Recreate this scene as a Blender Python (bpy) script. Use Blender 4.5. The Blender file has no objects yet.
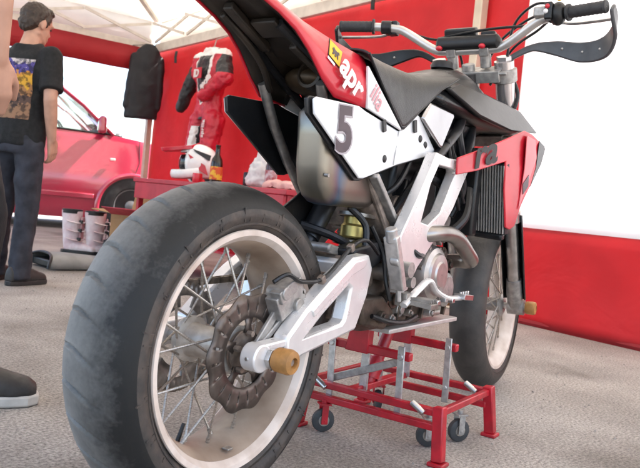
import bpy, math, random
from mathutils import Vector, Matrix, Quaternion
random.seed(7)
PI = math.pi
R = math.radians
S = bpy.context.scene
COL = S.collection
# ------------------------------------------------------------------ camera
CAM = Vector((-1.0914, -0.9341, 0.6026))
yaw, pitch, roll, fpx = 0.57759, -0.04188, 0.09846, 746.13
d_ = Vector((math.cos(yaw)*math.cos(pitch), math.sin(yaw)*math.cos(pitch), math.sin(pitch)))
r_ = Vector((math.sin(yaw), -math.cos(yaw), 0)); u_ = r_.cross(d_)
rr = r_*math.cos(roll)+u_*math.sin(roll); uu = -r_*math.sin(roll)+u_*math.cos(roll)
cd = bpy.data.cameras.new('camera'); cam = bpy.data.objects.new('camera', cd); COL.objects.link(cam)
cd.sensor_fit = 'HORIZONTAL'; cd.sensor_width = 36; cd.lens = fpx*36/640
cd.clip_start = 0.02; cd.clip_end = 3000
mw = Matrix((rr, uu, -d_)).transposed().to_4x4(); mw.translation = CAM; cam.matrix_world = mw
S.camera = cam
cd.dof.use_dof = True; cd.dof.focus_distance = 1.75; cd.dof.aperture_fstop = 11
# ------------------------------------------------------------------ sky, sun, exposure
SUN_EL = R(52); SUN_AZ = math.atan2(-0.62, 0.78)      # towards the sun, from +X
w = bpy.data.worlds.new('World'); S.world = w; w.use_nodes = True
nt = w.node_tree; bg = nt.nodes['Background']
sky = nt.nodes.new('ShaderNodeTexSky'); sky.sky_type = 'NISHITA'; sky.sun_disc = False
sky.sun_elevation = SUN_EL; sky.sun_rotation = PI/2-SUN_AZ; sky.dust_density = 2.0; sky.air_density = 1.0; sky.ozone_density = 0.6
nt.links.new(sky.outputs[0], bg.inputs[0]); bg.inputs[1].default_value = 0.15
sl = bpy.data.lights.new('sun', 'SUN'); so = bpy.data.objects.new('sun', sl); COL.objects.link(so)
sl.energy = 4.5; sl.angle = R(0.6); sl.color = (1, 0.95, 0.88)
sd = Vector((math.cos(SUN_AZ)*math.cos(SUN_EL), math.sin(SUN_AZ)*math.cos(SUN_EL), math.sin(SUN_EL)))
so.rotation_euler = sd.to_track_quat('Z', 'Y').to_euler(); so.location = sd*20
S.view_settings.view_transform = 'Standard'; S.view_settings.look = 'None'
S.view_settings.exposure = 2.1; S.view_settings.gamma = 1.0; S.view_settings.use_curve_mapping = False
S.render.engine = 'CYCLES'
S.cycles.max_bounces = 10; S.cycles.diffuse_bounces = 5; S.cycles.transmission_bounces = 6; S.cycles.transparent_max_bounces = 8

# ------------------------------------------------------------------ materials
MATS = {}
def mat(name, col, rough=.5, metal=0.0, var=.0, scale=30, bump=0, bscale=None, col2=None, coat=0, spec=None, detail=6, lo=.35, hi=.65, transl=0, trans=0, alpha=None, sheen=0):
    if name in MATS: return MATS[name]
    m = bpy.data.materials.new(name); m.use_nodes = True; n = m.node_tree.nodes; l = m.node_tree.links
    b = n['Principled BSDF']
    b.inputs['Roughness'].default_value = rough; b.inputs['Metallic'].default_value = metal
    if coat: b.inputs['Coat Weight'].default_value = coat; b.inputs['Coat Roughness'].default_value = .08
    if spec is not None: b.inputs['Specular IOR Level'].default_value = spec
    if trans: b.inputs['Transmission Weight'].default_value = trans
    c4 = (*col, 1)
    tc = n.new('ShaderNodeTexCoord')
    if col2 is None and var: col2 = tuple(c*(1-var) for c in col)
    if col2 is not None:
        nz = n.new('ShaderNodeTexNoise'); nz.inputs['Scale'].default_value = scale; nz.inputs['Detail'].default_value = detail
        l.new(tc.outputs['Object'], nz.inputs['Vector'])
        cr = n.new('ShaderNodeValToRGB'); cr.color_ramp.elements[0].position = lo; cr.color_ramp.elements[1].position = hi
        cr.color_ramp.elements[0].color = (*col2, 1); cr.color_ramp.elements[1].color = c4
        l.new(nz.outputs['Fac'], cr.inputs['Fac']); l.new(cr.outputs[0], b.inputs['Base Color'])
        rm = n.new('ShaderNodeMapRange'); rm.inputs['To Min'].default_value = min(1, rough*1.25); rm.inputs['To Max'].default_value = rough*.85
        l.new(nz.outputs['Fac'], rm.inputs['Value']); l.new(rm.outputs[0], b.inputs['Roughness'])
        csock = cr.outputs[0]
    else:
        b.inputs['Base Color'].default_value = c4; csock = None
    if bump:
        n2 = n.new('ShaderNodeTexNoise'); n2.inputs['Scale'].default_value = bscale or scale*4; n2.inputs['Detail'].default_value = 5
        l.new(tc.outputs['Object'], n2.inputs['Vector'])
        bp = n.new('ShaderNodeBump'); bp.inputs['Strength'].default_value = min(1, bump); bp.inputs['Distance'].default_value = .004
        l.new(n2.outputs['Fac'], bp.inputs['Height']); l.new(bp.outputs[0], b.inputs['Normal'])
    if transl:
        t = n.new('ShaderNodeBsdfTranslucent'); mx = n.new('ShaderNodeMixShader'); mx.inputs[0].default_value = transl
        if csock: l.new(csock, t.inputs[0])
        else: t.inputs[0].default_value = c4
        l.new(b.outputs[0], mx.inputs[1]); l.new(t.outputs[0], mx.inputs[2]); l.new(mx.outputs[0], n['Material Output'].inputs[0])
    MATS[name] = m
    return m

def rubber_mat(name, base, dust_lit, axis_r):
    """black rubber, scuffed grey and dusty, with light from the left painted in across the width"""
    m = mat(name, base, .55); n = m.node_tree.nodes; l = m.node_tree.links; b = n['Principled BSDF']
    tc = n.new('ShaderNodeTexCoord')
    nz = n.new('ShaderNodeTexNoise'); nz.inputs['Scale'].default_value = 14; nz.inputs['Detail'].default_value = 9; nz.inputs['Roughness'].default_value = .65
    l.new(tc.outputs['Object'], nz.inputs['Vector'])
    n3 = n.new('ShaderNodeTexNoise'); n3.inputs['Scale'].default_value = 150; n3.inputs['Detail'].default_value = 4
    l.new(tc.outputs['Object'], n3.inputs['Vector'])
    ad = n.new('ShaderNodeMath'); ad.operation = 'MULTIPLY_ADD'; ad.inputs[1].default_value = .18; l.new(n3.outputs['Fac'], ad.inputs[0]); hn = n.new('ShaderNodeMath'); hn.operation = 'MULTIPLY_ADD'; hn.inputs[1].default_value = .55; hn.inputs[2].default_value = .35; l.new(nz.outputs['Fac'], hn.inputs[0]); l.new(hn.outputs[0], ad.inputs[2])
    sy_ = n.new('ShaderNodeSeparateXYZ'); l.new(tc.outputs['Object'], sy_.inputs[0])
    wr = n.new('ShaderNodeMapRange'); wr.inputs['From Min'].default_value = -.07; wr.inputs['From Max'].default_value = .075; wr.inputs['To Min'].default_value = -.42; wr.inputs['To Max'].default_value = .36  # tread paler to the left: side light painted in on top of the scuffs
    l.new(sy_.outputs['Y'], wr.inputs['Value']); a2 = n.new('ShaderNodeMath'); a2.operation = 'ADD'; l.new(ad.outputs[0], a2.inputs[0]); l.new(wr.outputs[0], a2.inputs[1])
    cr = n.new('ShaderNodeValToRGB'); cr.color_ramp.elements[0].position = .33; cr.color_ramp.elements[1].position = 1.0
    cr.color_ramp.elements[0].color = (*base, 1); cr.color_ramp.elements[1].color = (*dust_lit, 1)
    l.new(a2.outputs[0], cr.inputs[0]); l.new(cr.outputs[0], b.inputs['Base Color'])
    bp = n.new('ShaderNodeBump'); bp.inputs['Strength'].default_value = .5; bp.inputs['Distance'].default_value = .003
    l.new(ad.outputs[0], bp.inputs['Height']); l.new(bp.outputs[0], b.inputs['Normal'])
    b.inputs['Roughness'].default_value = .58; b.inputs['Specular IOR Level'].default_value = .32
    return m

red = mat('red_plastic', (.62, .012, .03), .32, var=.2, scale=9, coat=.3)
redp = mat('red_enamel', (.50, .008, .022), .38, var=.35, scale=25, bump=.1, coat=.2)
white = mat('white_plastic', (.80, .79, .79), .33, var=.08, scale=14, coat=.2)
alu = mat('pale_aluminium', (.84, .815, .80), .27, metal=.40, var=.12, scale=24, bump=.03, bscale=200)
steel = mat('bright_steel', (.62, .61, .60), .28, metal=.95, var=.3, scale=30)
dull = mat('dull_steel', (.42, .39, .36), .42, metal=.85, var=.45, scale=35, bump=.15)
dirty = mat('dusty_metal', (.30, .24, .20), .55, metal=.55, var=.55, scale=40, bump=.25)
discm = mat('brown_brake_steel', (.165, .135, .118), .42, metal=.85, var=.5, scale=30, bump=.15)
zinc = mat('grey_cast_alloy', (.46, .44, .42), .45, metal=.7, var=.35, scale=50, bump=.2)
blk = mat('black_plastic', (.008, .008, .009), .4, var=.4, scale=30, bump=.1)
blkm = mat('black_metal', (.03, .03, .033), .35, metal=.4, var=.4, scale=30)
greyp = mat('charcoal_plastic', (.014, .0135, .014), .28, var=.35, scale=14, bump=.06)
seatm = mat('seat_vinyl', (.017, .0165, .017), .34, var=.25, scale=60, bump=.25, bscale=400)
under = mat('undertail_plastic', (.024, .016, .010), .5, var=.6, scale=12, bump=.2)
rimw = mat('cream_rim_paint', (.72, .62, .55), .34, col2=(.52, .41, .34), scale=14, bump=.08, lo=.3, hi=.55)
rimd = mat('dusty_rim_barrel', (.50, .39, .30), .45, col2=(.26, .185, .135), scale=9, bump=.15, lo=.33, hi=.68, detail=10)
brass = mat('gold_anodised', (.62, .47, .16), .35, metal=.8, var=.3, scale=20)
puckm = mat('tan_nylon', (.48, .23, .065), .5, var=.35, scale=40, bump=.2)
spokem = mat('spoke_steel', (.56, .50, .44), .4, metal=.8, var=.4, scale=60)
tyre_r = rubber_mat('scuffed_sidelit_rubber', (.014, .0135, .013), (.23, .222, .208), 0)
tyre_s = mat('sidewall_rubber', (.030, .026, .024), .6, col2=(.075, .058, .047), scale=30, bump=.2)
chromeg = mat('heat_tinted_steel', (.40, .37, .32), .36, metal=.9, var=.3, scale=8)
txtw = mat('white_print', (.82, .80, .80), .4, var=.03, scale=20)
txtd = mat('dark_print', (.06, .035, .045), .4, var=.1, scale=20)
txtr = mat('pink_print', (.68, .30, .33), .4, var=.1, scale=20)
yel = mat('yellow_print', (.85, .50, .02), .4, var=.1, scale=20)

# heat-tint blue band on muffler steel
def tint(m):
    n = m.node_tree.nodes; l = m.node_tree.links; b = n['Principled BSDF']
    tc = n.new('ShaderNodeTexCoord'); sx = n.new('ShaderNodeSeparateXYZ'); l.new(tc.outputs['Object'], sx.inputs[0])
    nz = n.new('ShaderNodeTexNoise'); nz.inputs['Scale'].default_value = 9; l.new(tc.outputs['Object'], nz.inputs['Vector'])
    ma = n.new('ShaderNodeMath'); ma.operation = 'MULTIPLY_ADD'; ma.inputs[1].default_value = .05; l.new(nz.outputs['Fac'], ma.inputs[0]); l.new(sx.outputs['X'], ma.inputs[2])
    mr = n.new('ShaderNodeMapRange'); mr.inputs['From Min'].default_value = .19; mr.inputs['From Max'].default_value = .36; l.new(ma.outputs[0], mr.inputs['Value'])
    cr = n.new('ShaderNodeValToRGB'); e = cr.color_ramp.elements
    e[0].position = 0; e[0].color = (.27, .255, .225, 1); e[1].position = 1; e[1].color = (.24, .20, .17, 1)
    for p_, c in ((.30, (.28, .25, .20, 1)), (.40, (.20, .16, .19, 1)), (.48, (.11, .18, .27, 1)), (.56, (.20, .23, .26, 1)), (.68, (.28, .25, .21, 1))):
        x = e.new(p_); x.color = c
    l.new(mr.outputs[0], cr.inputs[0]); l.new(cr.outputs[0], b.inputs['Base Color'])
tint(chromeg)

# ------------------------------------------------------------------ mesh helpers
WM = {}
def reg(o, parent, world):
    COL.objects.link(o); WM[o.name] = world.copy()
    if parent is not None:
        o.parent = parent; o.matrix_parent_inverse = WM[parent.name].inverted()
    o.matrix_basis = world
    return o
def thing(name, label, cat, loc, group=None, rotz=0):
    o = bpy.data.objects.new(name, None); o.empty_display_size = .1
    reg(o, None, Matrix.Translation(Vector(loc)) @ Matrix.Rotation(rotz, 4, 'Z'))
    o['label'] = label; o['category'] = cat
    if group: o['group'] = group
    return o
def tag(o, label, cat, group=None):
    o['label'] = label; o['category'] = cat
    if group: o['group'] = group
    return o
def frame_from(zdir, hint=Vector((0, 0, 1))):
    z = zdir.normalized()
    if abs(z.dot(hint)) > .98: hint = Vector((1, 0, 0))
    x = hint.cross(z).normalized(); y = z.cross(x)
    return x, y, z
class MB:
    def __init__(s): s.v = []; s.f = []; s.mi = []; s.cm = 0
    def add(s, vs, fs):
        o = len(s.v); s.v += [Vector(a) for a in vs]; s.f += [tuple(i+o for i in f) for f in fs]; s.mi += [s.cm]*len(fs)
        return s
    def box(s, c, size, rot=None, taper=1.0):
        c = Vector(c); hx, hy, hz = (a/2 for a in size); vs = []
        for k, z in enumerate((-hz, hz)):
            t = 1 if k == 0 else taper
            for x, y in ((-hx, -hy), (hx, -hy), (hx, hy), (-hx, hy)):
                p = Vector((x*t, y*t, z))
                if rot is not None: p = rot @ p
                vs.append(c+p)
        return s.add(vs, [(3, 2, 1, 0), (4, 5, 6, 7), (0, 1, 5, 4), (1, 2, 6, 5), (2, 3, 7, 6), (3, 0, 4, 7)])
    def beam(s, p0, p1, w, h, up=(0, 0, 1)):
        p0 = Vector(p0); p1 = Vector(p1); z = (p1-p0).normalized(); up = Vector(up)
        x = up.cross(z)
        if x.length < 1e-3: x = Vector((1, 0, 0)).cross(z)
        x.normalize(); y = z.cross(x); vs = []
        for p in (p0, p1):
            for a, b in ((-1, -1), (1, -1), (1, 1), (-1, 1)): vs.append(p+x*a*w/2+y*b*h/2)
        return s.add(vs, [(3, 2, 1, 0), (4, 5, 6, 7), (0, 1, 5, 4), (1, 2, 6, 5), (2, 3, 7, 6), (3, 0, 4, 7)])
    def tube(s, path, rad, n=12, caps=True, ry=None, hint=(0, 0, 1), closed=False):
        path = [Vector(p) for p in path]; m = len(path)
        if not hasattr(rad, '__len__'): rad = [rad]*m
        if ry is None: ry = rad
        elif not hasattr(ry, '__len__'): ry = [ry]*m
        vs = []; prev = None
        for i, p in enumerate(path):
            if closed: t = path[(i+1) % m]-path[i-1]
            else: t = path[min(i+1, m-1)]-path[max(i-1, 0)]
            t.normalize()
            if prev is None: x, y, z = frame_from(t, Vector(hint))
            else:
                x = prev-t*prev.dot(t); x.normalize(); y = t.cross(x)
            prev = x
            for k in range(n):
                a = 2*PI*k/n; vs.append(p+x*rad[i]*math.cos(a)+y*ry[i]*math.sin(a))
        fs = []
        for i in range(m if closed else m-1):
            j = (i+1) % m
            for k in range(n):
                k2 = (k+1) % n; fs.append((i*n+k, i*n+k2, j*n+k2, j*n+k))
        if caps and not closed: fs += [tuple(range(n))[::-1], tuple((m-1)*n+k for k in range(n))]
        return s.add(vs, fs)
    def cyl(s, p0, p1, r0, r1=None, n=20): return s.tube([p0, p1], [r0, r0 if r1 is None else r1], n)
    def lathe(s, prof, c, axis=(0, 1, 0), n=48, loop=False, caps=False):
        """prof: (radius, offset along axis)"""
        x, y, z = frame_from(Vector(axis), Vector((0, 0, 1))); c = Vector(c); m = len(prof); vs = []; fs = []
        for (r, h) in prof:
            for k in range(n):
                a = 2*PI*k/n; vs.append(c+z*h+(x*math.cos(a)+y*math.sin(a))*r)
        for i in range(m if loop else m-1):
            j = (i+1) % m
            for k in range(n):
                k2 = (k+1) % n; fs.append((i*n+k, i*n+k2, j*n+k2, j*n+k))
        if caps: fs += [tuple(range(n))[::-1], tuple((m-1)*n+k for k in range(n))]
        return s.add(vs, fs)
    def loft(s, rings, caps=True):
        n = len(rings[0]); m = len(rings); vs = [p for r in rings for p in r]; fs = []
        for i in range(m-1):
            for k in range(n):
                k2 = (k+1) % n; fs.append((i*n+k, i*n+k2, (i+1)*n+k2, (i+1)*n+k))
        if caps: fs += [tuple(range(n))[::-1], tuple((m-1)*n+k for k in range(n))]
        return s.add(vs, fs)
    def prism(s, poly, thick):
        """poly: list of 3D points (x,y,z) on the outside face; thick: offset vector to the inner face"""
        a = [Vector(p) for p in poly]; t = Vector(thick); n = len(a)
        vs = a+[p+t for p in a]
        fs = [tuple(range(n)), tuple(range(2*n-1, n-1, -1))]+[((i+1) % n, i, n+i, n+(i+1) % n) for i in range(n)]
        return s.add(vs, fs)
    def ell(s, c, rad, n=16, m=10, rot=None):
        c = Vector(c); vs = []; fs = []
        for i in range(m+1):
            th = PI*i/m
            for k in range(n):
                a = 2*PI*k/n; p = Vector((rad[0]*math.sin(th)*math.cos(a), rad[1]*math.sin(th)*math.sin(a), rad[2]*math.cos(th)))
                if rot is not None: p = rot @ p
                vs.append(c+p)
        for i in range(m):
            for k in range(n):
                k2 = (k+1) % n; fs.append((i*n+k, (i+1)*n+k, (i+1)*n+k2, i*n+k2))
        return s.add(vs, fs)
    def cap(s, p0, p1, r0, r1, n=12):
        """capsule with tapered radius"""
        p0 = Vector(p0); p1 = Vector(p1); s.tube([p0, p1], [r0, r1], n); s.ell(p0, (r0,)*3, n, 8); s.ell(p1, (r1,)*3, n, 8); return s
    def xf(s, M): s.v = [M @ p for p in s.v]; return s
    def mirror_y(s):
        m = MB(); m.v = [Vector((p.x, -p.y, p.z)) for p in s.v]; m.f = [tuple(reversed(f)) for f in s.f]; m.mi = list(s.mi); return m
    def mesh(s, name, mats, smooth=35, fix=False):
        me = bpy.data.meshes.new(name); me.from_pydata([tuple(p) for p in s.v], [], s.f)
        for m in (mats if isinstance(mats, (list, tuple)) else [mats]): me.materials.append(m)
        if any(s.mi): me.polygons.foreach_set('material_index', s.mi)
        me.validate()
        import bmesh
        b = bmesh.new(); b.from_mesh(me)
        if fix: bmesh.ops.remove_doubles(b, verts=b.verts, dist=1e-5)
        bmesh.ops.recalc_face_normals(b, faces=b.faces); b.to_mesh(me); b.free()
        if smooth:
            me.polygons.foreach_set('use_smooth', [True]*len(me.polygons)); me.set_sharp_from_angle(angle=R(smooth))
        me.update(); return me
    def build(s, name, mats, parent=None, smooth=35, bevel=0, world=Matrix.Identity(4), fix=False, solid=0):
        o = bpy.data.objects.new(name, s.mesh(name, mats, smooth, fix)); reg(o, parent, world)
        if solid:
            md = o.modifiers.new('solid', 'SOLIDIFY'); md.thickness = solid; md.offset = 0
        if bevel:
            md = o.modifiers.new('bevel', 'BEVEL'); md.width = bevel; md.segments = 2; md.limit_method = 'ANGLE'; md.angle_limit = R(40); md.harden_normals = False
        return o
def inst(name, me, parent, world):
    o = bpy.data.objects.new(name, me); return reg(o, parent, world)
def place_on(p0, p1):
    """matrix taking the unit z segment to p0-p1"""
    p0 = Vector(p0); p1 = Vector(p1); x, y, z = frame_from(p1-p0); L = (p1-p0).length
    M = Matrix((x, y, z*L)).transposed().to_4x4(); M.translation = p0; return M
def bez(pts, n=8):
    """Catmull-Rom through points"""
    P = [Vector(p) for p in pts]; out = []
    for i in range(len(P)-1):
        a = P[max(i-1, 0)]; b = P[i]; c = P[i+1]; d = P[min(i+2, len(P)-1)]
        for k in range(n):
            t = k/n
            out.append(.5*((2*b)+(c-a)*t+(2*a-5*b+4*c-d)*t*t+(3*b-a-3*c+d)*t**3))
    out.append(P[-1]); return out
def text(name, body, size, mt, parent, M, extrude=.0002, bold=0.0, shear=0.0, xs=1.0):
    cu = bpy.data.curves.new(name, 'FONT'); cu.body = body; cu.size = size; cu.extrude = extrude; cu.offset = bold; cu.shear = shear
    cu.align_x = 'LEFT'; cu.resolution_u = 4
    t = bpy.data.objects.new('tmp', cu); COL.objects.link(t)
    dg = bpy.context.evaluated_depsgraph_get(); me = bpy.data.meshes.new_from_object(t.evaluated_get(dg)); me.name = name
    COL.objects.unlink(t); bpy.data.objects.remove(t)
    me.transform(Matrix.Diagonal((xs, 1, 1, 1))); me.materials.clear(); me.materials.append(mt)
    o = bpy.data.objects.new(name, me); return reg(o, parent, M)
def xz_face(x, y, z, ang=0, side=-1, tilt=0):
    """text frame on a bike's side: reads forwards on the right flank (side -1)"""
    ex = Vector((math.cos(ang), tilt, math.sin(ang))).normalized(); n = Vector((0, -1, 0)) if side < 0 else Vector((0, 1, 0))
    ey = n.cross(ex).normalized(); n = ex.cross(ey)
    M = Matrix((ex, ey, n)).transposed().to_4x4(); M.translation = Vector((x, y, z)); return M

def remesh(mb, name, mt, parent, vox=.008, sm=6, disp=0, dscale=.12, world=Matrix.Identity(4), sfac=.5, dsmooth=2, assign=None):
    """fuse overlapping pieces into one continuous skin"""
    o = bpy.data.objects.new('tmp', mb.mesh('tmp', mt, 0)); COL.objects.link(o)
    r = o.modifiers.new('r', 'REMESH'); r.mode = 'VOXEL'; r.voxel_size = vox
    s = o.modifiers.new('s', 'SMOOTH'); s.factor = sfac; s.iterations = sm
    if disp:
        tx = bpy.data.textures.new(name+'_folds', 'CLOUDS'); tx.noise_scale = dscale; tx.noise_depth = 2
        d = o.modifiers.new('d', 'DISPLACE'); d.texture = tx; d.strength = disp; d.mid_level = .5; d.texture_coords = 'LOCAL'
        s2 = o.modifiers.new('s2', 'SMOOTH'); s2.factor = .5; s2.iterations = dsmooth
    dg = bpy.context.evaluated_depsgraph_get(); me = bpy.data.meshes.new_from_object(o.evaluated_get(dg)); me.name = name
    COL.objects.unlink(o); bpy.data.objects.remove(o)
    me.materials.clear()
    for m in (mt if isinstance(mt, (list, tuple)) else [mt]): me.materials.append(m)
    me.polygons.foreach_set('material_index', [assign(p.center) if assign else 0 for p in me.polygons])
    me.polygons.foreach_set('use_smooth', [True]*len(me.polygons)); me.update()
    ob = bpy.data.objects.new(name, me); return reg(ob, parent, world)

# ================================================================== SETTING
def struct(o): o['kind'] = 'structure'; return o
# ground
gm = mat('worn_asphalt', (.365, .338, .312), .85, col2=(.255, .234, .214), scale=2.2, bump=.5, bscale=260, detail=8)
n = gm.node_tree.nodes; l = gm.node_tree.links
tc = n.new('ShaderNodeTexCoord'); vz = n.new('ShaderNodeTexNoise'); vz.inputs['Scale'].default_value = 120; vz.inputs['Detail'].default_value = 3; vz.inputs['Roughness'].default_value = .7; l.new(tc.outputs['Object'], vz.inputs['Vector'])
mx = n.new('ShaderNodeMixRGB'); mx.blend_type = 'MULTIPLY'; mx.inputs[0].default_value = .85
cr2 = n.new('ShaderNodeValToRGB'); cr2.color_ramp.elements[0].color = (.28, .27, .26, 1); cr2.color_ramp.elements[1].color = (1.55, 1.53, 1.5, 1); cr2.color_ramp.elements[0].position = .3; cr2.color_ramp.elements[1].position = .66
l.new(vz.outputs['Fac'], cr2.inputs[0])
bs = n['Principled BSDF']; old = bs.inputs['Base Color'].links[0].from_socket
l.new(old, mx.inputs[1]); l.new(cr2.outputs[0], mx.inputs[2])
# old stains and worn lanes
ns = n.new('ShaderNodeTexNoise'); ns.inputs['Scale'].default_value = 1.1; ns.inputs['Detail'].default_value = 7; ns.inputs['Distortion'].default_value = .8; l.new(tc.outputs['Object'], ns.inputs['Vector'])
rs = n.new('ShaderNodeValToRGB'); rs.color_ramp.elements[0].position = .34; rs.color_ramp.elements[0].color = (.62, .60, .58, 1); rs.color_ramp.elements[1].position = .52; rs.color_ramp.elements[1].color = (1.06, 1.06, 1.06, 1); l.new(ns.outputs['Fac'], rs.inputs[0])
m2 = n.new('ShaderNodeMixRGB'); m2.blend_type = 'MULTIPLY'; m2.inputs[0].default_value = 1; l.new(mx.outputs[0], m2.inputs[1]); l.new(rs.outputs[0], m2.inputs[2]); l.new(m2.outputs[0], bs.inputs['Base Color'])
g = MB(); g.add([(-400, -400, 0), (400, -400, 0), (400, 400, 0), (-400, 400, 0)], [(0, 1, 2, 3)])
struct(g.build('ground', gm, None, 0))
# loose grit on the asphalt
gr = MB(); rg = random.Random(3)
for k in range(1500):
    x = rg.uniform(-.6, 3.0); y = rg.uniform(-1.4, 3.2); r0 = rg.choice((.0016, .002, .003, .0045))*rg.uniform(.7, 1.3); a = rg.uniform(0, 6.3)
    vs = [(x+r0*1.2*math.cos(a+t_*1.5708)*rg.uniform(.7, 1.2), y+r0*math.sin(a+t_*1.5708)*rg.uniform(.7, 1.2), 0) for t_ in range(4)]+[(x, y, r0*1.1)]
    gr.add(vs, [(0, 1, 4), (1, 2, 4), (2, 3, 4), (3, 0, 4)])
gro = gr.build('grit', mat('stone_grit', (.36, .33, .30), .9, var=.6, scale=3), None, 0); gro['kind'] = 'stuff'; tag(gro, 'loose grit and small stones scattered on the asphalt', 'grit')

# tent frame: corner A, U along the long wall, V inwards (along the open side)
A = Vector((5.208, 5.751, 0)); U = Vector((-.336, -.942, 0)); V = Vector((-.942, .336, 0)); EAVE = 2.22
def W(u, v, z): return A+U*u+V*v+Vector((0, 0, z))
canvas_r = mat('red_canvas', (.50, .036, .046), .6, var=.12, scale=3, bump=.15, bscale=14, transl=.45)
canvas_w = mat('white_canvas', (.86, .86, .87), .6, var=.03, scale=3, bump=.12, bscale=12, transl=.55)
canvas_roof = mat('cream_canvas', (.84, .81, .76), .6, var=.06, scale=3, transl=.5)
for cm_, d_s in ((canvas_r, .03), (canvas_w, .02), (canvas_roof, .03)):
    for nd in cm_.node_tree.nodes:
        if nd.type == 'BUMP':
            nd.inputs['Distance'].default_value = d_s; nd.inputs['Strength'].default_value = .6
            tn = nd.inputs['Height'].links[0].from_node; tn.inputs['Scale'].default_value = 2.6; tn.inputs['Detail'].default_value = 3; tn.inputs['Distortion'].default_value = 1.2
polem = mat('beige_tent_pole', (.62, .55, .44), .4, metal=.2, var=.15, scale=12)
trussm = mat('cream_truss', (.70, .66, .58), .45, var=.15, scale=12)
def sheet(poly_fn, u0, u1, z0, z1, amp, nu, nz, ph, vv=0.0):
    """slightly billowing cloth panel"""
    vs = []; fs = []
    for j in range(nz+1):
        for i in range(nu+1):
            a = u0+(u1-u0)*i/nu; z = z0+(z1-z0)*j/nz; fu = i/nu; fz = j/nz
            off = amp*(math.sin(PI*fu)*math.sin(PI*fz)*1.2+.35*math.sin(fu*17+ph+fz*2)*(1-fz*.6)+.25*math.sin(fu*7-fz*5+ph))
            vs.append(poly_fn(a, vv-off*.6, z))
    for j in range(nz):
        for i in range(nu):
            q = j*(nu+1)+i; fs.append((q, q+1, q+nu+2, q+nu+1))
    return vs, fs
tent = thing('party_tent', 'pitched tent with red canvas walls, white panel and cream roof over the motorcycle', 'tent', W(0, 0, 0))
m = MB(); m.add(*sheet(W, .03, 5.055, -.004, EAVE-.03, .05, 50, 16, 0, -.042)); m.build('wall_panel', canvas_r, tent, 60, solid=.003)
m = MB(); m.add(*sheet(W, 5.06, 5.46, -.004, EAVE-.03, .010, 8, 16, 1, -.050)); m.build('wall_panel', canvas_r, tent, 60, solid=.003)
m = MB(); m.add(*sheet(W, 5.44, 10, .57, EAVE-.03, .025, 40, 12, 2)); m.build('wall_panel', canvas_w, tent, 60, solid=.003)['label'] = 'white canvas wall panel glowing with daylight'
m = MB(); m.add(*sheet(W, 5.44, 10, -.004, .575, .025, 40, 8, 2, .006)); m.build('wall_skirt', canvas_r, tent, 60, solid=.003)
# hem tubes along the bottom
m = MB(); m.tube([W(5.44+i*.25, -.012+.012*math.sin(i*2.1), .018) for i in range(19)], .02, 8); m.build('skirt_hem', canvas_r, tent)
for uu_, vv_ in ((0, 0), (5.05, 0), (10, 0), (0, 5), (5.05, 5), (10, 5)):
    m = MB(); x = W(uu_, vv_, 0)
    m.beam(x+Vector((0, 0, .012)), x+Vector((0, 0, EAVE+.02)), .065, .065, up=U); m.box(x+Vector((0, 0, .006)), (.16, .16, .012))
    m.build('tent_post', polem, tent, 20, bevel=.006)
# eave rails and the scissor trusses below the roof
for p0, p1 in ((W(0, 0, EAVE), W(10, 0, EAVE)), (W(0, 5, EAVE), W(10, 5, EAVE)), (W(0, 0, EAVE), W(0, 5, EAVE)), (W(10, 0, EAVE), W(10, 5, EAVE))):
    dd = (p1-p0).normalized(); m = MB(); m.beam(p0+dd*.035, p1-dd*.035, .05, .10); m.build('eave_rail', trussm, tent, 20, bevel=.006)
def truss(p0, p1, k):
    dd = (p1-p0)/k; nrm = Vector((0, 0, 1)).cross(dd).normalized()*.02
    for i in range(k):
        a = p0+dd*i; lo = Vector((0, 0, .06)); hi = Vector((0, 0, .27))
        for b0, b1, s_ in ((lo, hi, 1), (hi, lo, -1)):
            m = MB(); m.beam(a+b0+nrm*s_, a+dd+b1+nrm*s_, .018, .03); m.build('truss_bar', trussm, tent, 20)
inn = .07
truss(W(.1, inn, EAVE), W(4.95, inn, EAVE), 6); truss(W(inn, .1, EAVE), W(inn, 4.9, EAVE), 6)
PEAK = EAVE+1.15
ua = MB(); ua.beam(W(.02, .02, EAVE+.33), W(2.5, 2.5, PEAK-.03), .05, .05); ua.build('rafter', trussm, tent, 20, bevel=.005)
ua = MB(); ua.beam(W(5.05, .02, EAVE+.30), W(5.05, 2.5, PEAK-.03), .05, .05); ua.build('rafter', trussm, tent, 20, bevel=.005)
def panel(pts, name, mt, nn=14):
    a, b, c, d = [Vector(p) for p in pts]; vs = []; fs = []
    for j in range(nn+1):
        for i in range(nn+1):
            s_, t_ = i/nn, j/nn; p = (a*(1-s_)+b*s_)*(1-t_)+(d*(1-s_)+c*s_)*t_
            p = p-Vector((0, 0, .06*math.sin(PI*s_)*math.sin(PI*t_))); vs.append(p)
    for j in range(nn):
        for i in range(nn): q = j*(nn+1)+i; fs.append((q, q+1, q+nn+2, q+nn+1))
    m = MB(); m.add(vs, fs); return m.build(name, mt, tent, 60, solid=.002)
E0 = EAVE+.32; o_ = -.06
panel((W(o_, o_, E0), W(10-o_, o_, E0), W(7.5, 2.5, PEAK), W(2.5, 2.5, PEAK)), 'roof_panel', canvas_roof, 24)
panel((W(10-o_, 5-o_, E0), W(o_, 5-o_, E0), W(2.5, 2.5, PEAK), W(7.5, 2.5, PEAK)), 'roof_panel', canvas_roof, 24)
panel((W(o_, 5-o_, E0), W(o_, o_, E0), W(2.5, 2.5, PEAK), W(2.5, 2.5, PEAK-.001)), 'roof_panel', canvas_roof)
panel((W(10-o_, o_, E0), W(10-o_, 5-o_, E0), W(7.5, 2.5, PEAK-.001), W(7.5, 2.5, PEAK)), 'roof_panel', canvas_roof)
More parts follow.
